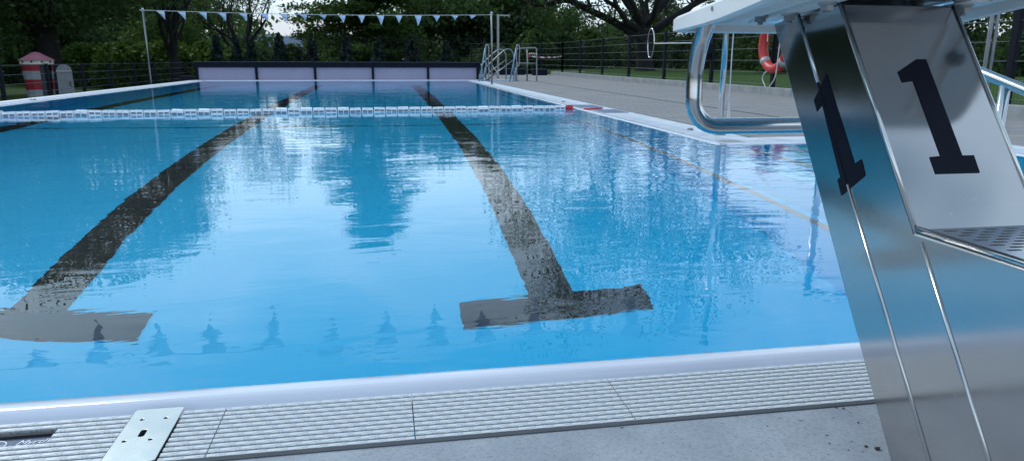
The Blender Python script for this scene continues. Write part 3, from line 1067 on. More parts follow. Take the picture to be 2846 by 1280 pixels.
for a in (-120, -85, -50, -155, -15):
    h = MB(); d = Vector((math.cos(R(a)), math.sin(R(a)), 0))
    h.tube([d * .480 + Vector((0, 0, 1.28)), d * .500 + Vector((0, 0, 1.28))], .032, 10)
    h.build('porthole', M['dark'], cream)
g = MB(); n = 8
vs = [(math.cos(R(45 * i + 10)) * .56, math.sin(R(45 * i + 10)) * .56, 1.33) for i in range(n)] + [(math.cos(R(45 * i + 10)) * .12, math.sin(R(45 * i + 10)) * .12, 1.58) for i in range(n)] + [(0, 0, 1.61)]
fs = [(i, (i + 1) % n, (i + 1) % n + n, i + n) for i in range(n)] + [(i + n, (i + 1) % n + n, 16) for i in range(n)] + [tuple(range(n))[::-1]]
g.add(vs, fs); g.build('roof', M['pink'], lh)
# arched door, swung open to the right
ux, uy = math.cos(R(-12)), math.sin(R(-12))
dr = MB(); pl = [(-.28, 0), (.28, 0), (.26, .95)] + [(.26 * math.cos(R(a)), .95 + .22 * math.sin(R(a))) for a in range(10, 180, 10)] + [(-.26, .95)]
dr.prism(pl, 'y', -.02, .02)
d = dr.build('door', M['whitewood'], lh); d.location = (.93, -.30, 0.03); d.rotation_euler = (0, 0, R(-14))
hd = MB(); hd.tube(smooth_path([(.20, -.022, .60), (.20, -.07, .58), (.20, -.07, .48), (.20, -.022, .46)]), .012, 8); hd.build('handle', M['dark'], d)
for z in (.95,):
    hb = MB(); hb.box(-.27, .27, -.030, -.022, z - .02, z + .02); hb.build('cross_bar', M['cream'], d)

# ---------------------------------------------------------------- right side: rescue hook, ring buoy, poles
e = empty('rescue_hook', (6.2, 14.3, 1.0), 'long rescue pole with a steel hoop held on the right fence', 'rescue hook')
g = MB(); g.tube([(6.18, 17.05, 1.02), (6.18, 14.1, .975)], .014, 8); rel(g.build('pole', M['rope'], e), e)
g = MB(); g.tube([(6.18, 17.28 + .235 * math.cos(R(a)), 1.035 + .375 * math.sin(R(a))) for a in range(0, 360, 12)], .017, 8, closed=True); rel(g.build('hoop', M['steel_tube'], e), e)
g = MB(); g.box(6.14, 6.27, 13.72, 14.2, .72, .95); g.prism([(13.95, .72), (13.8, .60), (13.76, .72)], 'x', 6.15, 6.26); rel(g.build('holder', M['post'], e, bevel=.02), e)

e = empty('ring_buoy', (6.1, 11.9, .72), 'orange ring buoy with grey bands hanging on the right fence', 'ring buoy')
cx, cy_, cz = 6.16, 10.96, .88
RB, rb = .43, .088
g = MB(); g.tube([(cx, cy_ + RB * math.cos(R(a)), cz + RB * math.sin(R(a))) for a in range(0, 360, 8)], rb, 16, closed=True)
o = rel(g.build('ring', M['orange'], e), e)
for a in (45, 135, 225, 315):
    g = MB(); g.tube([(cx, cy_ + RB * math.cos(R(a + k)), cz + RB * math.sin(R(a + k))) for k in (-7, 0, 7)], rb * 1.03, 16)
    rel(g.build('band', M['tape'], e), e)
g = MB()
g.tube(smooth_path([(cx - .08, cy_ + .20, cz + .40), (cx - .10, cy_ + .12, cz + .20), (cx - .10, cy_ + .12, cz + .05)], 2), .010, 6)
g.tube(smooth_path([(cx - .08, cy_ - .30, cz + .28), (cx - .12, cy_ - .34, cz - .02), (cx - .12, cy_ - .32, cz - .36), (cx - .1, cy_ - .26, cz - .60), (cx - .1, cy_ - .08, cz - .74), (cx - .1, cy_ - .0, cz - .86), (cx - .1, cy_ + .06, cz - .74), (cx - .1, cy_ + .20, cz - .62), (cx - .1, cy_ + .17, cz - .54), (cx - .1, cy_ + .06, cz - .47)], 2), .011, 6)
rel(g.build('grab_line', M['rope'], e), e)

for (x, y, zt, lab) in ((6.05, 6.62, 2.1, 'pair of thin grey poles beside the right fence, left of the other'), (5.93, 5.98, 2.1, 'thin grey pole at the right fence nearest the picture edge')):
    o = empty('grey_pole', (x, y, .1), lab, 'pole', 'grey poles by the right fence')
    g = MB(); g.tube([(x, y, .1), (x, y, zt)], .022, 12); rel(g.build('pole', M['whitewood'], o), o)
    g = MB(); g.tube([(x + .05, y - .03, .1), (x + .05, y - .03, zt)], .016, 12); rel(g.build('sleeve', M['whitewood'], o), o)

# near handrail right of the starting block
e = empty('step_handrail', (1.78, 1.3, 0), 'polished steel handrail sloping down beside the entry steps at the right edge', 'handrail')
hx = 1.75
A = Vector((hx, 1.93, .674)); B = Vector((hx, 1.245, .480))
dAB = (B - A)
pts = [A - dAB * .9 + Vector((0, 0, -.03)), A - dAB * .5, A, B, B + dAB * .8, B + dAB * 1.05 + Vector((0, 0, -.06)), B + dAB * 1.1 + Vector((0, 0, -.4))]
g = MB(); g.tube(smooth_path(pts, 2), .0215, 16); rel(g.build('rail', M['steel_tube'], e), e)
g = MB(); g.tube([(hx, 1.36, .50), (hx, 1.36, -.5)], .021, 16); rel(g.build('post', M['steel_tube'], e), e)
g = MB(); g.tube([(hx, 2.6, .84), (hx, 2.6, -.5)], .021, 16); rel(g.build('post', M['steel_tube'], e), e)

# ---------------------------------------------------------------- starting block
sb = empty('starting_block', (0, -.3, 0), 'stainless steel starting block with black number one and a pale blue tilted board', 'starting block')
XS = .107
def P(b): return rel(b, sb)
side = [(-.001, .668), (-.455, .002), (-1.02, .002), (-.86, .362), (-.437, .362), (-.203, .690)]
g = MB(); g.prism(side, 'x', -XS, XS)
body = P(g.build('pedestal', M['steel'], sb, bevel=.0035, seg=3))
def seam(a, b, r=.0032, mat='steel_tube', xs=-XS, sink=.55):
    g = MB()
    a, b = Vector((xs + r * (1 - sink) - r * .4, *a)), Vector((xs + r * (1 - sink) - r * .4, *b))
    g.tube([a, b], r, 8)
    return P(g.build('seam', M[mat], sb))
seam((-.084, .680), (-.166, .563))
seam((-.277, .4045), (-.5575, .004))
seam((-.166, .563), (-.277, .4045), mat='black_paint', r=.002)
seam((-.452, .352), (-.686, .004))
# tread with slots, on the step
cu = bpy.data.curves.new('tread', 'CURVE'); cu.dimensions = '2D'; cu.fill_mode = 'BOTH'; cu.extrude = .0012
spl(cu, [(-.094, .0), (.094, .0), (.094, -.40), (-.094, -.40)])
row = 0; yy = -.0145
while yy > -.385:
    xx = -.094 + .018 + .0165 * (row % 2)
    while xx < .094 - .013:
        spl(cu, rrect(xx + .0105, yy, .0215, .0062, .0031, 3)); xx += .033
    yy -= .0132; row += 1
cu.materials.append(M['tread'] if 'tread' in M else steel('tread_steel', .30, (.55, .55, .57)))
to = bpy.data.objects.new('step_tread', cu); to.location = (0, -.4405, .3665); link(to, sb); P(to)
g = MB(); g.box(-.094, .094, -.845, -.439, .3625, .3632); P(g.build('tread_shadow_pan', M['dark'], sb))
for s in (-1, 1):
    g = MB(); g.tube([(s * (XS - .0045), -.436, .3665), (s * (XS - .0045), -.86, .3665)], .0052, 10)
    P(g.build('edge_tube', M['steel_tube'], sb))
# bright folded corner strips of the column's back face
nb = Vector((0, -.8162, .5777)); tb = Vector((0, -.5777, -.8162))
for s in (-1, 1):
    g = MB(); a = Vector((s * (XS - .003), -.203, .690)); b = Vector((s * (XS - .003), -.436, .3625))
    g.tube([a, b], .0036, 8); P(g.build('corner_strip', M['steel_tube'], sb))
# digits
g = MB()
pl = [(-.188, .578), (-.160, .533), (-.172, .515), (-.185, .527), (-.2555, .4135), (-.249, .408), (-.264, .384), (-.317, .426), (-.303, .449), (-.2875, .440)]
g.prism(pl, 'x', -XS - .0012, -XS - .0002)
n1 = P(g.build('number_one', M['black_paint'], sb)); n1['label'] = 'black figure 1 on the side of the block'
fp = [(-.044, -.280, .584), (-.043, -.292, .568), (-.023, -.290, .570), (-.022, -.367, .461), (-.041, -.368, .460), (-.041, -.384, .437), (.034, -.384, .437), (.035, -.367, .461), (.015, -.367, .461), (.014, -.267, .603), (-.004, -.267, .603)]
g = MB()
pl_n = Vector((0, -.203, .690))
top = []; bot = []
dface = (Vector((0, -.437, .362)) - pl_n).normalized()
nrmf = Vector((0, dface.z, -dface.y)); nrmf = -nrmf if nrmf.y > 0 else nrmf
for q in fp:
    q = Vector(q); q = q - nrmf * (q - pl_n).dot(nrmf)
    bot.append(q + nrmf * .0002); top.append(q + nrmf * .0012)
n_ = len(fp)
g.add(bot + top, [tuple(range(n_)), tuple(range(n_, 2 * n_))[::-1]] + [(i, i + n_, (i + 1) % n_ + n_, (i + 1) % n_) for i in range(n_)])
n2 = P(g.build('number_one', M['black_paint'], sb)); n2['label'] = 'black figure 1 on the back face of the block'

# tilted board: an upturned tray
def bz(t): return .655 + .045 * t + .095 * t * t + .03 * max(0, t - .2)   # lower edge of the lip, t = .155 - y
def tz(t): return .6855 + .100 * t
BW, BY0, BY1 = .25, -.445, .155
def ring(w, y0, y1, r, n=6):
    c = []
    r_back = r
    for (sx, sy, a) in ((1, 1, 0), (-1, 1, 90), (-1, -1, 180), (1, -1, 270)):
        r = r_back if sy < 0 else r_back * .35
        cy2 = (y1 - r) if sy > 0 else (y0 + r)
        for i in range(n + 1):
            t = R(a + 90 * i / n)
            c.append((sx * (w - r) + r * math.cos(t), cy2 + r * math.sin(t)))
    # extra points along the long sides so that the lip can curve
    out = []
    for i, (x, y) in enumerate(c):
        out.append((x, y))
        x2, y2 = c[(i + 1) % len(c)]
        if abs(y2 - y) > .15:
            for k in range(1, 8): out.append((x + (x2 - x) * k / 8, y + (y2 - y) * k / 8))
    return out
ro = ring(BW, BY0, BY1, .045)
ri = ring(BW - .014, BY0 + .014, BY1 - .014, .033)
rt = ring(BW - .007, BY0 + .007, BY1 - .007, .04)
g = MB(); n = len(ro)
T = lambda y: .155 - y
vs = [(x, y, bz(T(y)) + .003) for x, y in ro] + [(x, y, tz(T(y)) - .006) for x, y in ro] + [(x, y, tz(T(y))) for x, y in rt] \
   + [(x * .99, y, bz(T(y))) for x, y in rt] + [(x, y, bz(T(y)) + .003) for x, y in ri] + [(x, y, tz(T(y)) - .016) for x, y in ri]
fs = []
def band(a, b):
    for i in range(n):
        j = (i + 1) % n
        fs.append((a * n + i, a * n + j, b * n + j, b * n + i))
band(0, 1); band(1, 2); band(3, 0); band(4, 3); band(5, 4)
g.add(vs, fs, True)
g.add([(x, y, tz(T(y))) for x, y in rt], [tuple(range(n))])
g.add([(x, y, tz(T(y)) - .016) for x, y in ri], [tuple(range(n))])
board = P(g.build('board', M['board'], sb)); board.data.set_sharp_from_angle(angle=R(28))
# ribs, bolts and mounting flange under the board
def uz(y): return tz(T(y)) - .016
for x in (-.16, -.125, .125, .165):
    g = MB(); g.prism([(-.40, uz(-.40) - .010), (.10 if abs(x) < .13 else .02, uz(.06) - .006), (.12, uz(.12)), (-.42, uz(-.42))], 'x', x - .005, x + .005)
    P(g.build('rib', M['board'], sb))
for s in (-1, 1):
    g = MB(); g.prism([(-.235, .6955), (.030, .6685), (.030, .6755), (-.235, .7025)], 'x', s * .108, s * .142)
    P(g.build('mounting_flange', M['board'], sb))
g = MB(); g.prism([(-.235, .697), (.030, .670), (.030, .674), (-.235, .701)], 'x', -.1065, .1065)
P(g.build('top_plate', M['steel'], sb))
def bolt(x, y, z, r=.011):
    g = MB(); g.tube([(x, y, z + .009), (x, y, z)], r * 1.35, 14); g.tube([(x, y, z), (x, y, z - .009)], r, 6, smooth=False); g.tube([(x, y, z - .009), (x, y, z - .014)], r * .45, 8)
    return P(g.build('bolt', M['nut'], sb))
for s in (-1, 1):
    bolt(s * .150, -.030, uz(-.03) - .010); bolt(s * .127, -.090, .6775); bolt(s * .127, -.2, .688); bolt(s * .165, -.30, uz(-.3) - .010)
for s in (-1, 1):
    g = MB(); g.tube([(s * (BW - .002), -.037, .6915), (s * (BW + .0012), -.037, .6915)], .0045, 12); P(g.build('plug', M['nut'], sb))
g = MB(); g.tube([(-XS - .0008, -.106, .655), (-XS + .002, -.106, .655)], .0028, 8); P(g.build('hole_disc', M['dark'], sb))  # dark disc standing in for the shade inside a small hole
# grip tube
ux_ = .200
half = [(-ux_, .080, .690), (-ux_, .095, .662), (-ux_, .115, .634), (-ux_, .128, .600), (-ux_, .134, .570), (-ux_, .130, .52)]
cor = arc((-ux_ + .055, .13, .518), .055, 180, 270, 8)
left = smooth_path(half, 2) + [Vector(c) for c in cor[1:]]
right = [Vector((-v.x, v.y, v.z)) for v in reversed(left)]
g = MB(); g.tube(left + right, .0172, 20)
P(g.build('grip_tube', M['steel_tube'], sb))

# grit on the concrete
for k, (x, y, s) in enumerate(((-.092, -.403, .0042), (-.105, -.393, .0025), (-.072, -.266, .0018), (-.062, -.271, .002), (-.068, -.321, .0018), (-.157, -.374, .0014), (-.14, -.398, .0015), (-.262, -.264, .0013), (-.228, -.306, .0013), (-.10, -.30, .0010))):
    bm = bmesh.new(); bmesh.ops.create_icosphere(bm, subdivisions=1, radius=s)
    for v in bm.verts: v.co = Vector((v.co.x * random.uniform(.7, 1.6), v.co.y * random.uniform(.7, 1.2), v.co.z * random.uniform(.5, .8)))
    me = bpy.data.meshes.new('pebble'); bm.to_mesh(me); bm.free(); me.materials.append(M['debris'])
    o = bpy.data.objects.new('pebble', me); o.location = (x, y, s * .3); link(o)
    tag(o, 'largest dark crumb on the concrete near the foot of the starting block' if k == 0 else 'tiny dark crumb on the bare concrete by the starting block', 'pebble', 'dark crumbs on the concrete')

def curve_to_mesh(o):
    dg_ = bpy.context.evaluated_depsgraph_get()
    me = bpy.data.meshes.new_from_object(o.evaluated_get(dg_), depsgraph=dg_)
    n = bpy.data.objects.new('tmp', me)
    n.location = o.location; n.parent = o.parent; n.matrix_parent_inverse = o.matrix_parent_inverse
    nm = o.name
    bpy.data.objects.remove(o, do_unlink=True)
    n.name = nm; COL.objects.link(n)


for o in [o for o in scene.objects if o.type in ('CURVE', 'FONT')]:
    curve_to_mesh(o)

# ---------------------------------------------------------------- vegetation
def leaf_mesh(name, centers, size, mat, jitter=.4, flat=0.0):
    """one small bent leaf-quad at every centre"""
    c = np.asarray(centers, float)
    n = len(c)
    a = rng.normal(size=(n, 3)); a[:, 2] *= (1 - flat)
    a /= np.linalg.norm(a, axis=1)[:, None] + 1e-9
    b = rng.normal(size=(n, 3)); b[:, 2] *= (1 - flat)
    b -= a * (a * b).sum(1)[:, None]
    b /= np.linalg.norm(b, axis=1)[:, None] + 1e-9
    s = size * (1 + jitter * rng.uniform(-1, 1, size=(n, 1)))
    v = np.empty((n, 4, 3))
    v[:, 0] = c - a * s * .5
    v[:, 1] = c + b * s * .32
    v[:, 2] = c + a * s * .5
    v[:, 3] = c - b * s * .32
    me = bpy.data.meshes.new(name)
    me.vertices.add(4 * n)
    me.vertices.foreach_set('co', v.reshape(-1))
    me.loops.add(4 * n)
    me.loops.foreach_set('vertex_index', np.arange(4 * n, dtype=np.int32))
    me.polygons.add(n)
    me.polygons.foreach_set('loop_start', np.arange(0, 4 * n, 4, dtype=np.int32))
    me.polygons.foreach_set('loop_total', np.full(n, 4, dtype=np.int32))
    me.update(calc_edges=True)
    me.materials.append(mat)
    return me


def branch_tree(rs, h, r0, levels, fork_h, spread, nlimb, length, droop=0.0, wig=.18, sub=3, up=.35, ratio=.72, emin=.25):
    """returns (tube list, twig points)"""
    tubes, twigs = [], []

    def grow(p, d, L, r, lev):
        pts = [p.copy()]; rr = [r]
        seg = 5
        for i in range(seg):
            d = (d + Vector((rs.gauss(0, wig), rs.gauss(0, wig), rs.gauss(0, wig * .8) + (up * .1 if lev < levels else -droop * .3)))).normalized()
            p = p + d * (L / seg)
            pts.append(p.copy()); rr.append(r * (1 - .55 * (i + 1) / seg))
        tubes.append((pts, rr, 7 if lev < 2 else 4))
        if lev >= levels:
            twigs.extend(pts[2:])
            return
        for k in range(sub + (1 if lev == 0 else 0)):
            i = rs.choice([2, 3, 4, 5]) if k else 5
            q = pts[i]
            a = rs.uniform(0, 2 * math.pi)
            t = rs.uniform(.45, 1.0) * spread
            side = Vector((math.cos(a), math.sin(a), rs.uniform(-.15, .5)))
            nd = (d * (1 - t * .5) + side * t).normalized()
            grow(q, nd, L * ratio * rs.uniform(.8, 1.15), rr[i] * .72, lev + 1)
    base = Vector((0, 0, 0)); top = Vector((rs.uniform(-.15, .15), rs.uniform(-.15, .15), fork_h))
    tubes.append(([base, base.lerp(top, .12), base.lerp(top, .5), top], [r0 * 1.45, r0 * 1.08, r0 * .95, r0 * .9], 12))
    for k in range(nlimb):
        a = 2 * math.pi * (k + rs.uniform(-.25, .25)) / nlimb
        el = rs.uniform(emin, 1.25)
        d = Vector((math.cos(a) * math.cos(el), math.sin(a) * math.cos(el), math.sin(el)))
        grow(top - Vector((0, 0, rs.uniform(0, fork_h * .25))), d, length * rs.uniform(.8, 1.15), r0 * rs.uniform(.38, .55), 1)
    return tubes, twigs


def tubes_mesh(name, tubes, mat):
    g = MB()
    for pts, rr, n in tubes:
        g.tube(pts, rr, n, caps=False)
    me = bpy.data.meshes.new(name)
    me.from_pydata(g.v, [], g.f)
    me.polygons.foreach_set('use_smooth', [True] * len(g.f))
    me.materials.append(mat)
    me.update()
    return me


def place_tree(loc, label, tm, lm, group=None, rz=0, sc=1.0, name='tree', cat='tree'):
    e = empty(name, loc, label, cat, group, rz)
    e.scale = (sc, sc, sc) if isinstance(sc, (int, float)) else sc
    if tm: link(bpy.data.objects.new('trunk', tm), e)
    link(bpy.data.objects.new('crown', lm), e)
    return e


def clump(points, per, rad, squash=.7):
    p = np.array([tuple(q) for q in points])
    out = np.repeat(p, per, axis=0)
    off = rng.normal(size=out.shape) * rad
    off[:, 2] *= squash
    return out + off


# 1: the big dark tree behind the hut
rs = random.Random(11)
tb_, tw = branch_tree(rs, 10, .42, 4, 2.6, .85, 7, 3.4, droop=.5, up=.5, ratio=.74)
tw = [q for q in tw if 1.6 < q.z < 9.6]
for i in range(1500):
    a = rs.uniform(0, 6.283); b = rs.uniform(-1, 1); q = rs.uniform(.55, 1) ** .5
    tw.append(Vector((5.9 * q * math.cos(a) * (1 - b * b) ** .5, 5.0 * q * math.sin(a) * (1 - b * b) ** .5, 5.9 + 3.5 * b * q)))
place_tree((-14.0, 31, GZ), 'huge dark tree with a thick trunk and hanging crown behind the striped hut', tubes_mesh('trunk', tb_, M['bark']), leaf_mesh('crown', clump(tw, 16, .38), .20, M['leaf_dark']), name='broadleaf_tree')
# 2: open tree left of the far wall
rs = random.Random(5)
tb_, tw = branch_tree(rs, 8, .27, 5, 1.5, .55, 7, 2.3, droop=.1, up=1.0, ratio=.72, wig=.14, emin=.6)
place_tree((-10.4, 35, GZ), 'open tree with many rising bare limbs standing left of the lavender wall', tubes_mesh('trunk', tb_, M['bark']), leaf_mesh('crown', clump(tw, 1, .30), .13, M['leaf_mid']), name='broadleaf_tree')
# 3: grey green willowy tree at the left of the sky gap
rs = random.Random(21)
tb_, tw = branch_tree(rs, 9, .26, 5, 1.6, .55, 6, 2.4, droop=.8, up=.9, ratio=.70)
WM_T, WM_L = tubes_mesh('trunk', tb_, M['bark']), leaf_mesh('crown', clump(tw, 4, .24), .11, M['leaf_grey'])
place_tree((-8.7, 43, GZ), 'feathery grey green tree on the left of the sky gap', WM_T, WM_L, name='willow_tree')
# 4: layered tree in the centre
rs = random.Random(31)
tubes = [([Vector((0, 0, 0)), Vector((0, .05, 4)), Vector((.05, 0, 10.6))], [.22, .16, .03], 9)]
tw = []
for k in range(104):
    z = 1.3 + 9.3 * (k / 103) ** 1.05
    env = 3.7 if z < 4.3 else 3.6 * (1 - (z - 4.3) / 6.8) ** .85
    a = rs.uniform(0, 2 * math.pi); L = max(.5, env * rs.uniform(.7, 1.08))
    d = Vector((math.cos(a), math.sin(a), rs.uniform(0, .28)))
    pts = [Vector((0, 0, z))]
    for i in range(6):
        d = (d + Vector((rs.gauss(0, .12), rs.gauss(0, .12), rs.gauss(-.03, .05)))).normalized()
        pts.append(pts[-1] + d * L / 6)
        for q in range(4):
            o = Vector((rs.gauss(0, .35), rs.gauss(0, .35), rs.gauss(0, .05))) * (.5 + i * .16)
            tw.append(pts[-1] + o)
            if q == 0: tubes.append(([pts[-1], pts[-1] + o], [.015, .006], 4))
    tubes.append((pts, [.06 - .008 * i for i in range(7)], 5))
place_tree((-1.75, 40, GZ), 'layered green tree with level boughs in the centre behind the pennants', tubes_mesh('trunk', tubes, M['bark']), leaf_mesh('crown', clump(tw, 34, .25, .4), .17, M['leaf_mid'], flat=.5), name='layered_tree')
# 5: the great oak on the right
rs = random.Random(8)
tb_, tw = branch_tree(rs, 12, .42, 6, 2.3, .75, 9, 4.9, droop=.1, up=.55, ratio=.70, wig=.20, emin=.3)
# one long limb reaching over the fence to the left
limb = smooth_path([(0, 0, 1.5), (-.9, -.2, 2.0), (-2.0, -.3, 2.55), (-3.2, -.4, 3.0), (-4.3, -.5, 3.5), (-5.0, -.5, 3.35), (-5.7, -.5, 3.15), (-6.5, -.6, 3.3), (-7.4, -.6, 3.8)], 2)
tb_.append((limb, [.24 - .19 * i / (len(limb) - 1) for i in range(len(limb))], 8))
for i in range(3, len(limb), 2):
    for s in range(3):
        d = Vector((rs.uniform(-1, .3), rs.uniform(-.8, .8), rs.uniform(-.25, 1))).normalized()
        pts = [limb[i].copy()]
        for k in range(6):
            d = (d + Vector((rs.gauss(0, .3), rs.gauss(0, .3), rs.gauss(.02, .25)))).normalized(); pts.append(pts[-1] + d * .34)
        tb_.append((pts, [.05, .04, .034, .028, .02, .014, .008], 4)); tw += pts[2:]
        for k in (2, 4, 5):
            d2 = (d + Vector((rs.gauss(0, .8), rs.gauss(0, .8), rs.gauss(0, .6)))).normalized()
            q = [pts[k], pts[k] + d2 * .35, pts[k] + d2 * .6 + Vector((0, 0, rs.gauss(0, .15)))]
            tb_.append((q, [.018, .012, .006], 4)); tw += q[1:]
place_tree((12.6, 35, GZ + .8), 'great spreading oak with twisting dark limbs behind the right fence', tubes_mesh('trunk', tb_, M['bark']), leaf_mesh('crown', clump(tw, 3, .30), .16, M['leaf_dark']), name='oak_tree')

# background wood: a few kinds, copied
protos = []
for k, (seed, h, sp, mat, per, sz) in enumerate(((41, 7, .8, 'leaf_dark', 12, .24), (42, 7, .7, 'leaf_mid', 11, .22), (43, 6, .75, 'leaf_dark', 14, .26))):
    rs = random.Random(seed)
    tb_, tw = branch_tree(rs, h, .22, 4, 1.2, sp, 6, 2.2, droop=.5, up=.6, ratio=.74)
    tw += [Vector((rs.gauss(0, 1.5), rs.gauss(0, 1.5), rs.uniform(.3, 3.2))) for _ in range(260)]
    protos.append((tubes_mesh('trunk', tb_, M['bark']), leaf_mesh('crown', clump(tw, per, .36), sz, M[mat])))
wood = [
    (-34, 52, 1, 1.3, 'dark tree at the far left edge of the wood'), (-27, 50, 0, 1.25, 'dark tree behind the left end of the hedge'), (-22, 54, 2, 1.2, 'dark bushy tree left of the striped hut'),
    (-19.5, 44, 0, 1.15, 'dark tree filling the space left of the big trunk'), (-15.5, 50, 1, 1.05, 'mid green tree behind the big dark trunk'), (-16.2, 57, 2, 1.1, 'dark tree behind the big trunk, right of the hut'),
    (-13.0, 46, 1, .62, 'low green tree behind the hedge left of the open tree'), (-18.5, 60, 0, 1.0, 'dark tree far behind the big trunk'),
    (2.4, 47, 2, 1.0, 'dark tree just right of the layered tree'), (4.6, 50, 0, 1.15, 'tall dark tree behind the shower column'), (6.6, 46, 2, 1.0, 'dark tree right of the shower column'),
    (8.8, 52, 1, 1.0, 'mid green tree behind the far right fence corner'), (1.4, 56, 1, .9, 'green tree behind the layered tree'), (11.4, 56, 2, .70, 'low dark tree left of the oak'),
    (14.5, 58, 0, .75, 'low dark tree behind the oak trunk'), (18.5, 50, 1, .80, 'green tree right of the oak'), (23.5, 46, 0, .9, 'dark tree behind the board of the starting block'),
    (28.0, 42, 1, .95, 'green tree hidden partly by the starting block'), (33.0, 38, 2, 1.0, 'dark tree right behind the starting block'), (26, 24, 0, .9, 'dark tree at the right edge beyond the handrail'), (33, 27, 1, 1.1, 'green tree at the far right edge'),
    (-26, 36, 0, 1.35, 'dark tree beyond the left picture edge, behind the hedge'), (-29, 27, 1, 1.3, 'green tree outside the left picture edge'), (-27, 18, 2, 1.35, 'bushy dark tree outside the frame on the left'), (-24, 10, 0, 1.3, 'dark tree outside the frame level with the lane rope'),
    (-26, 2, 1, 1.3, 'green tree outside the frame level with the starting blocks'), (-33, 12, 2, 1.7, 'tall dark tree outside the frame farther left'), (-35, 24, 0, 1.8, 'tall dark tree outside the frame behind the left row'), (-19, 27, 2, 1.05, 'dark tree at the left picture edge in front of the hedge'),
]
for i, (x, y, k, sc, lab) in enumerate(wood):
    z = GZ if x < 7 else .05
    place_tree((x, y, z), lab, protos[k][0], protos[k][1], 'dark trees of the wood behind the pool', rz=i * 1.7, sc=sc, name='wood_tree')

# shrubs
def shrub_mesh(name, rx, ry, h, n, size, mat, seed, cone=False):
    r = np.random.default_rng(seed)
    th = r.uniform(0, 2 * np.pi, n); t = r.uniform(0, 1, n) ** .8
    rad = np.sqrt(r.uniform(.35, 1, n))
    if cone:
        w = (1 - t) ** .8 * (1 + .25 * np.sin(t * 40 + th * 2))
        p = np.stack([rx * w * rad * np.cos(th), ry * w * rad * np.sin(th), h * t], 1)
    else:
        w = np.sqrt(np.clip(1 - t ** 2.4, 0, 1)) * (1 + .15 * np.sin(th * 3 + 1) + .1 * np.sin(th * 7))
        p = np.stack([rx * w * rad * np.cos(th), ry * w * rad * np.sin(th), h * t * (1 + .1 * np.sin(th * 5))], 1)
    return leaf_mesh(name, p + r.normal(size=p.shape) * size * .3, size, mat)


cm = [shrub_mesh('foliage', .34, .34, 1.0, 2600, .09, M['leaf_conifer'], s, True) for s in (1, 2, 3)]
con = [(-5.83, 1.17, 'dark young conifer at the left end behind the lavender wall'), (-5.26, 1.05, 'second dark conifer from the left behind the lavender wall'), (-4.84, 1.10, 'third dark conifer from the left behind the lavender wall'), (-3.98, 1.24, 'dark conifer left of the sky gap above the second wall panel'), (-3.01, 1.12, 'dark conifer right of the sky gap above the second wall panel'),
       (-1.97, 1.16, 'dark conifer above the middle of the third wall panel'), (-.96, 1.14, 'dark conifer above the joint of the third and fourth panels'), (.06, 1.20, 'dark conifer above the right half of the fourth panel'), (1.2, 1.08, 'dark conifer above the right end of the lavender wall')]
for i, (x, zt, lab) in enumerate(con):
    e = empty('young_conifer', (x, 22.5, GZ), lab, 'conifer', 'young conifers in a row behind the lavender wall', rz=i * 1.3)
    s = (zt - GZ)
    e.scale = (s * .62, s * .62, s)
    link(bpy.data.objects.new('foliage', cm[i % 3]), e)
    g = MB(); g.tube([(0, 0, 0), (0, 0, .9)], [.03, .01], 6); g.build('trunk', M['bark'], e)

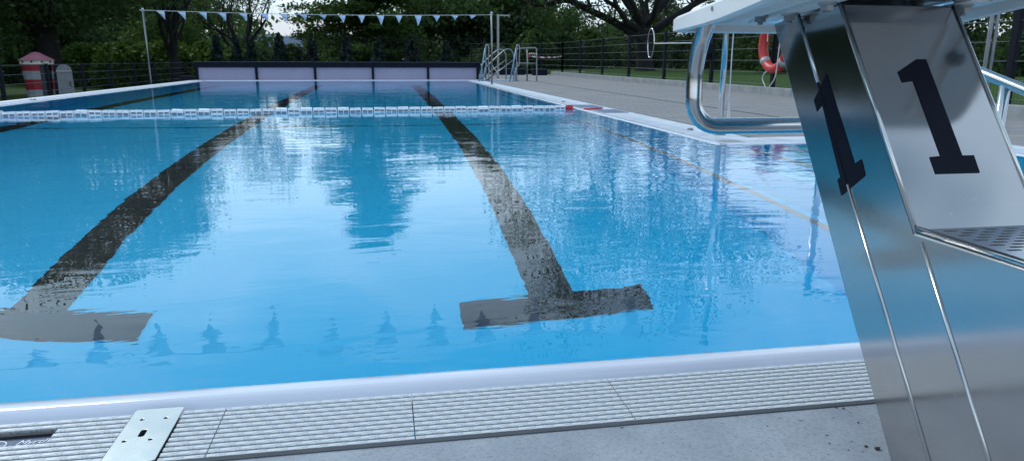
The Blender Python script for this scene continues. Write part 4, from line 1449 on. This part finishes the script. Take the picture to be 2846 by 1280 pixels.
sm = [shrub_mesh('foliage', 1.6, 1.2, 1.75, 5200, .17, M['leaf_hedge'], s) for s in (11, 12)] + [shrub_mesh('foliage', 1.5, 1.2, 1.6, 5000, .17, M['leaf_dark'], 14), shrub_mesh('foliage', 1.4, 1.1, 1.9, 5000, .16, M['leaf_mid'], 15)]
sh = []
labs = {}
hedge = [(-25.6, 44, 0, 1.25, 'light green shrub at the left picture edge'), (-23.0, 43, 1, 1.2, 'light green shrub just left of the striped hut'), (-20.4, 44, 0, 1.15, 'light green shrub right behind the striped hut roof'),
         (-15.6, 39, 1, 1.1, 'light green shrub touching the right of the big trunk'), (-13.9, 38, 1, 1.1, 'green hedge shrub right of the big trunk'), (-12.6, 38.5, 0, 1.1, 'rounded light green shrub left of the pennant pole'), (-11.3, 38, 1, 1.15, 'rounded light green shrub left of the open tree trunk'), (-9.6, 38.5, 0, 1.2, 'rounded light green shrub right of the open tree trunk'), (-8.2, 38, 0, 1.0, 'light green low shrub near the left wall end'),
         (-6.9, 50, 2, 1.3, 'dark bush below the sky gap'), (-5.2, 52, 3, 1.3, 'greyish bush below the right of the sky gap'), (-3.4, 48, 3, 1.35, 'green bush left under the layered tree'), (-1.2, 47, 2, 1.3, 'dark bush under the layered tree'), (.8, 46, 3, 1.2, 'green bush right under the layered tree'), (2.6, 42, 2, 1.2, 'dark bush behind the right wall end'), (-8.2, 40, 2, 1.2, 'dark bush under the feathery tree'),
         (5.0, 38, 2, 1.2, 'dark bush behind the far guard rail'), (7.6, 40, 2, 1.2, 'dark bush behind the far fence corner'), (10.3, 44, 2, 1.2, 'dark bush left of the oak trunk'), (12.6, 46, 3, 1.2, 'green bush behind the oak'), (15.6, 44, 2, 1.3, 'dark bush right of the oak trunk'), (18.0, 40, 2, 1.3, 'dark bush between the oak and the starting block tube'), (20.4, 36, 3, 1.35, 'green bush framed by the starting block tube'), (22.8, 36, 2, 1.4, 'dark bush behind the ring buoy'), (16.0, 27, 3, .85, 'light leaved shrub behind the fence left of the ring buoy'), (25.5, 33, 2, 1.5, 'dark bush right of the ring buoy'), (22.5, 21, 2, 1.3, 'dark bush behind the handrail at the right edge'), (26.0, 24.5, 3, 1.3, 'green bush at the right edge behind the grey poles')]
for i, (x, y, k, sc, lab) in enumerate(hedge):
    e = empty('shrub', (x, y, GZ if x < 7 else .05), lab, 'shrub', 'shrubs along the edge of the lawn', rz=i * 2.1)
    e.scale = (sc * 1.1, sc, sc)
    link(bpy.data.objects.new('foliage', sm[k]), e)
    g = MB(); g.tube([(0, 0, 0), (.1, 0, .7)], [.05, .02], 6); g.build('stem', M['bark'], e)

# far-off wood: reads as one mass, behind everything, with the gap in its middle left open
pts = []
for i in range(9000):
    x = rng.uniform(-90, 110); y = rng.uniform(66, 74)
    az = (x + .845) / (y + 1.3)
    if -.145 < az < -.092: continue
    hh = 3.4 + 1.0 * math.sin(x * .35) + .8 * math.sin(x * .9 + 1)
    pts.append((x, y, GZ + rng.uniform(0, 1) ** .7 * hh))
o = bpy.data.objects.new('distant_wood', leaf_mesh('distant_wood', clump(pts, 6, .5), .6, M['leaf_dark']))
link(o); tag(o, 'dark mass of distant trees closing the view behind the park', 'wood', kind='stuff')

# blue hill in the gap
g = MB(); nx = 140; vs = []; fs = []
for i in range(nx):
    x = -320 + 500 * i / (nx - 1)
    h = 21 + 1.6 * math.sin(i * .35) + .6 * math.sin(i * 1.3) + .35 * math.sin(i * 2.9)
    for (yy2, zz2) in ((560, GZ), (600, h * .8), (660, h * 1.02)):
        vs.append((x, yy2, zz2 if zz2 == GZ else zz2))
for i in range(nx - 1):
    for j in range(2): fs.append((i * 3 + j, (i + 1) * 3 + j, (i + 1) * 3 + j + 1, i * 3 + j + 1))
g.add(vs, fs, True)
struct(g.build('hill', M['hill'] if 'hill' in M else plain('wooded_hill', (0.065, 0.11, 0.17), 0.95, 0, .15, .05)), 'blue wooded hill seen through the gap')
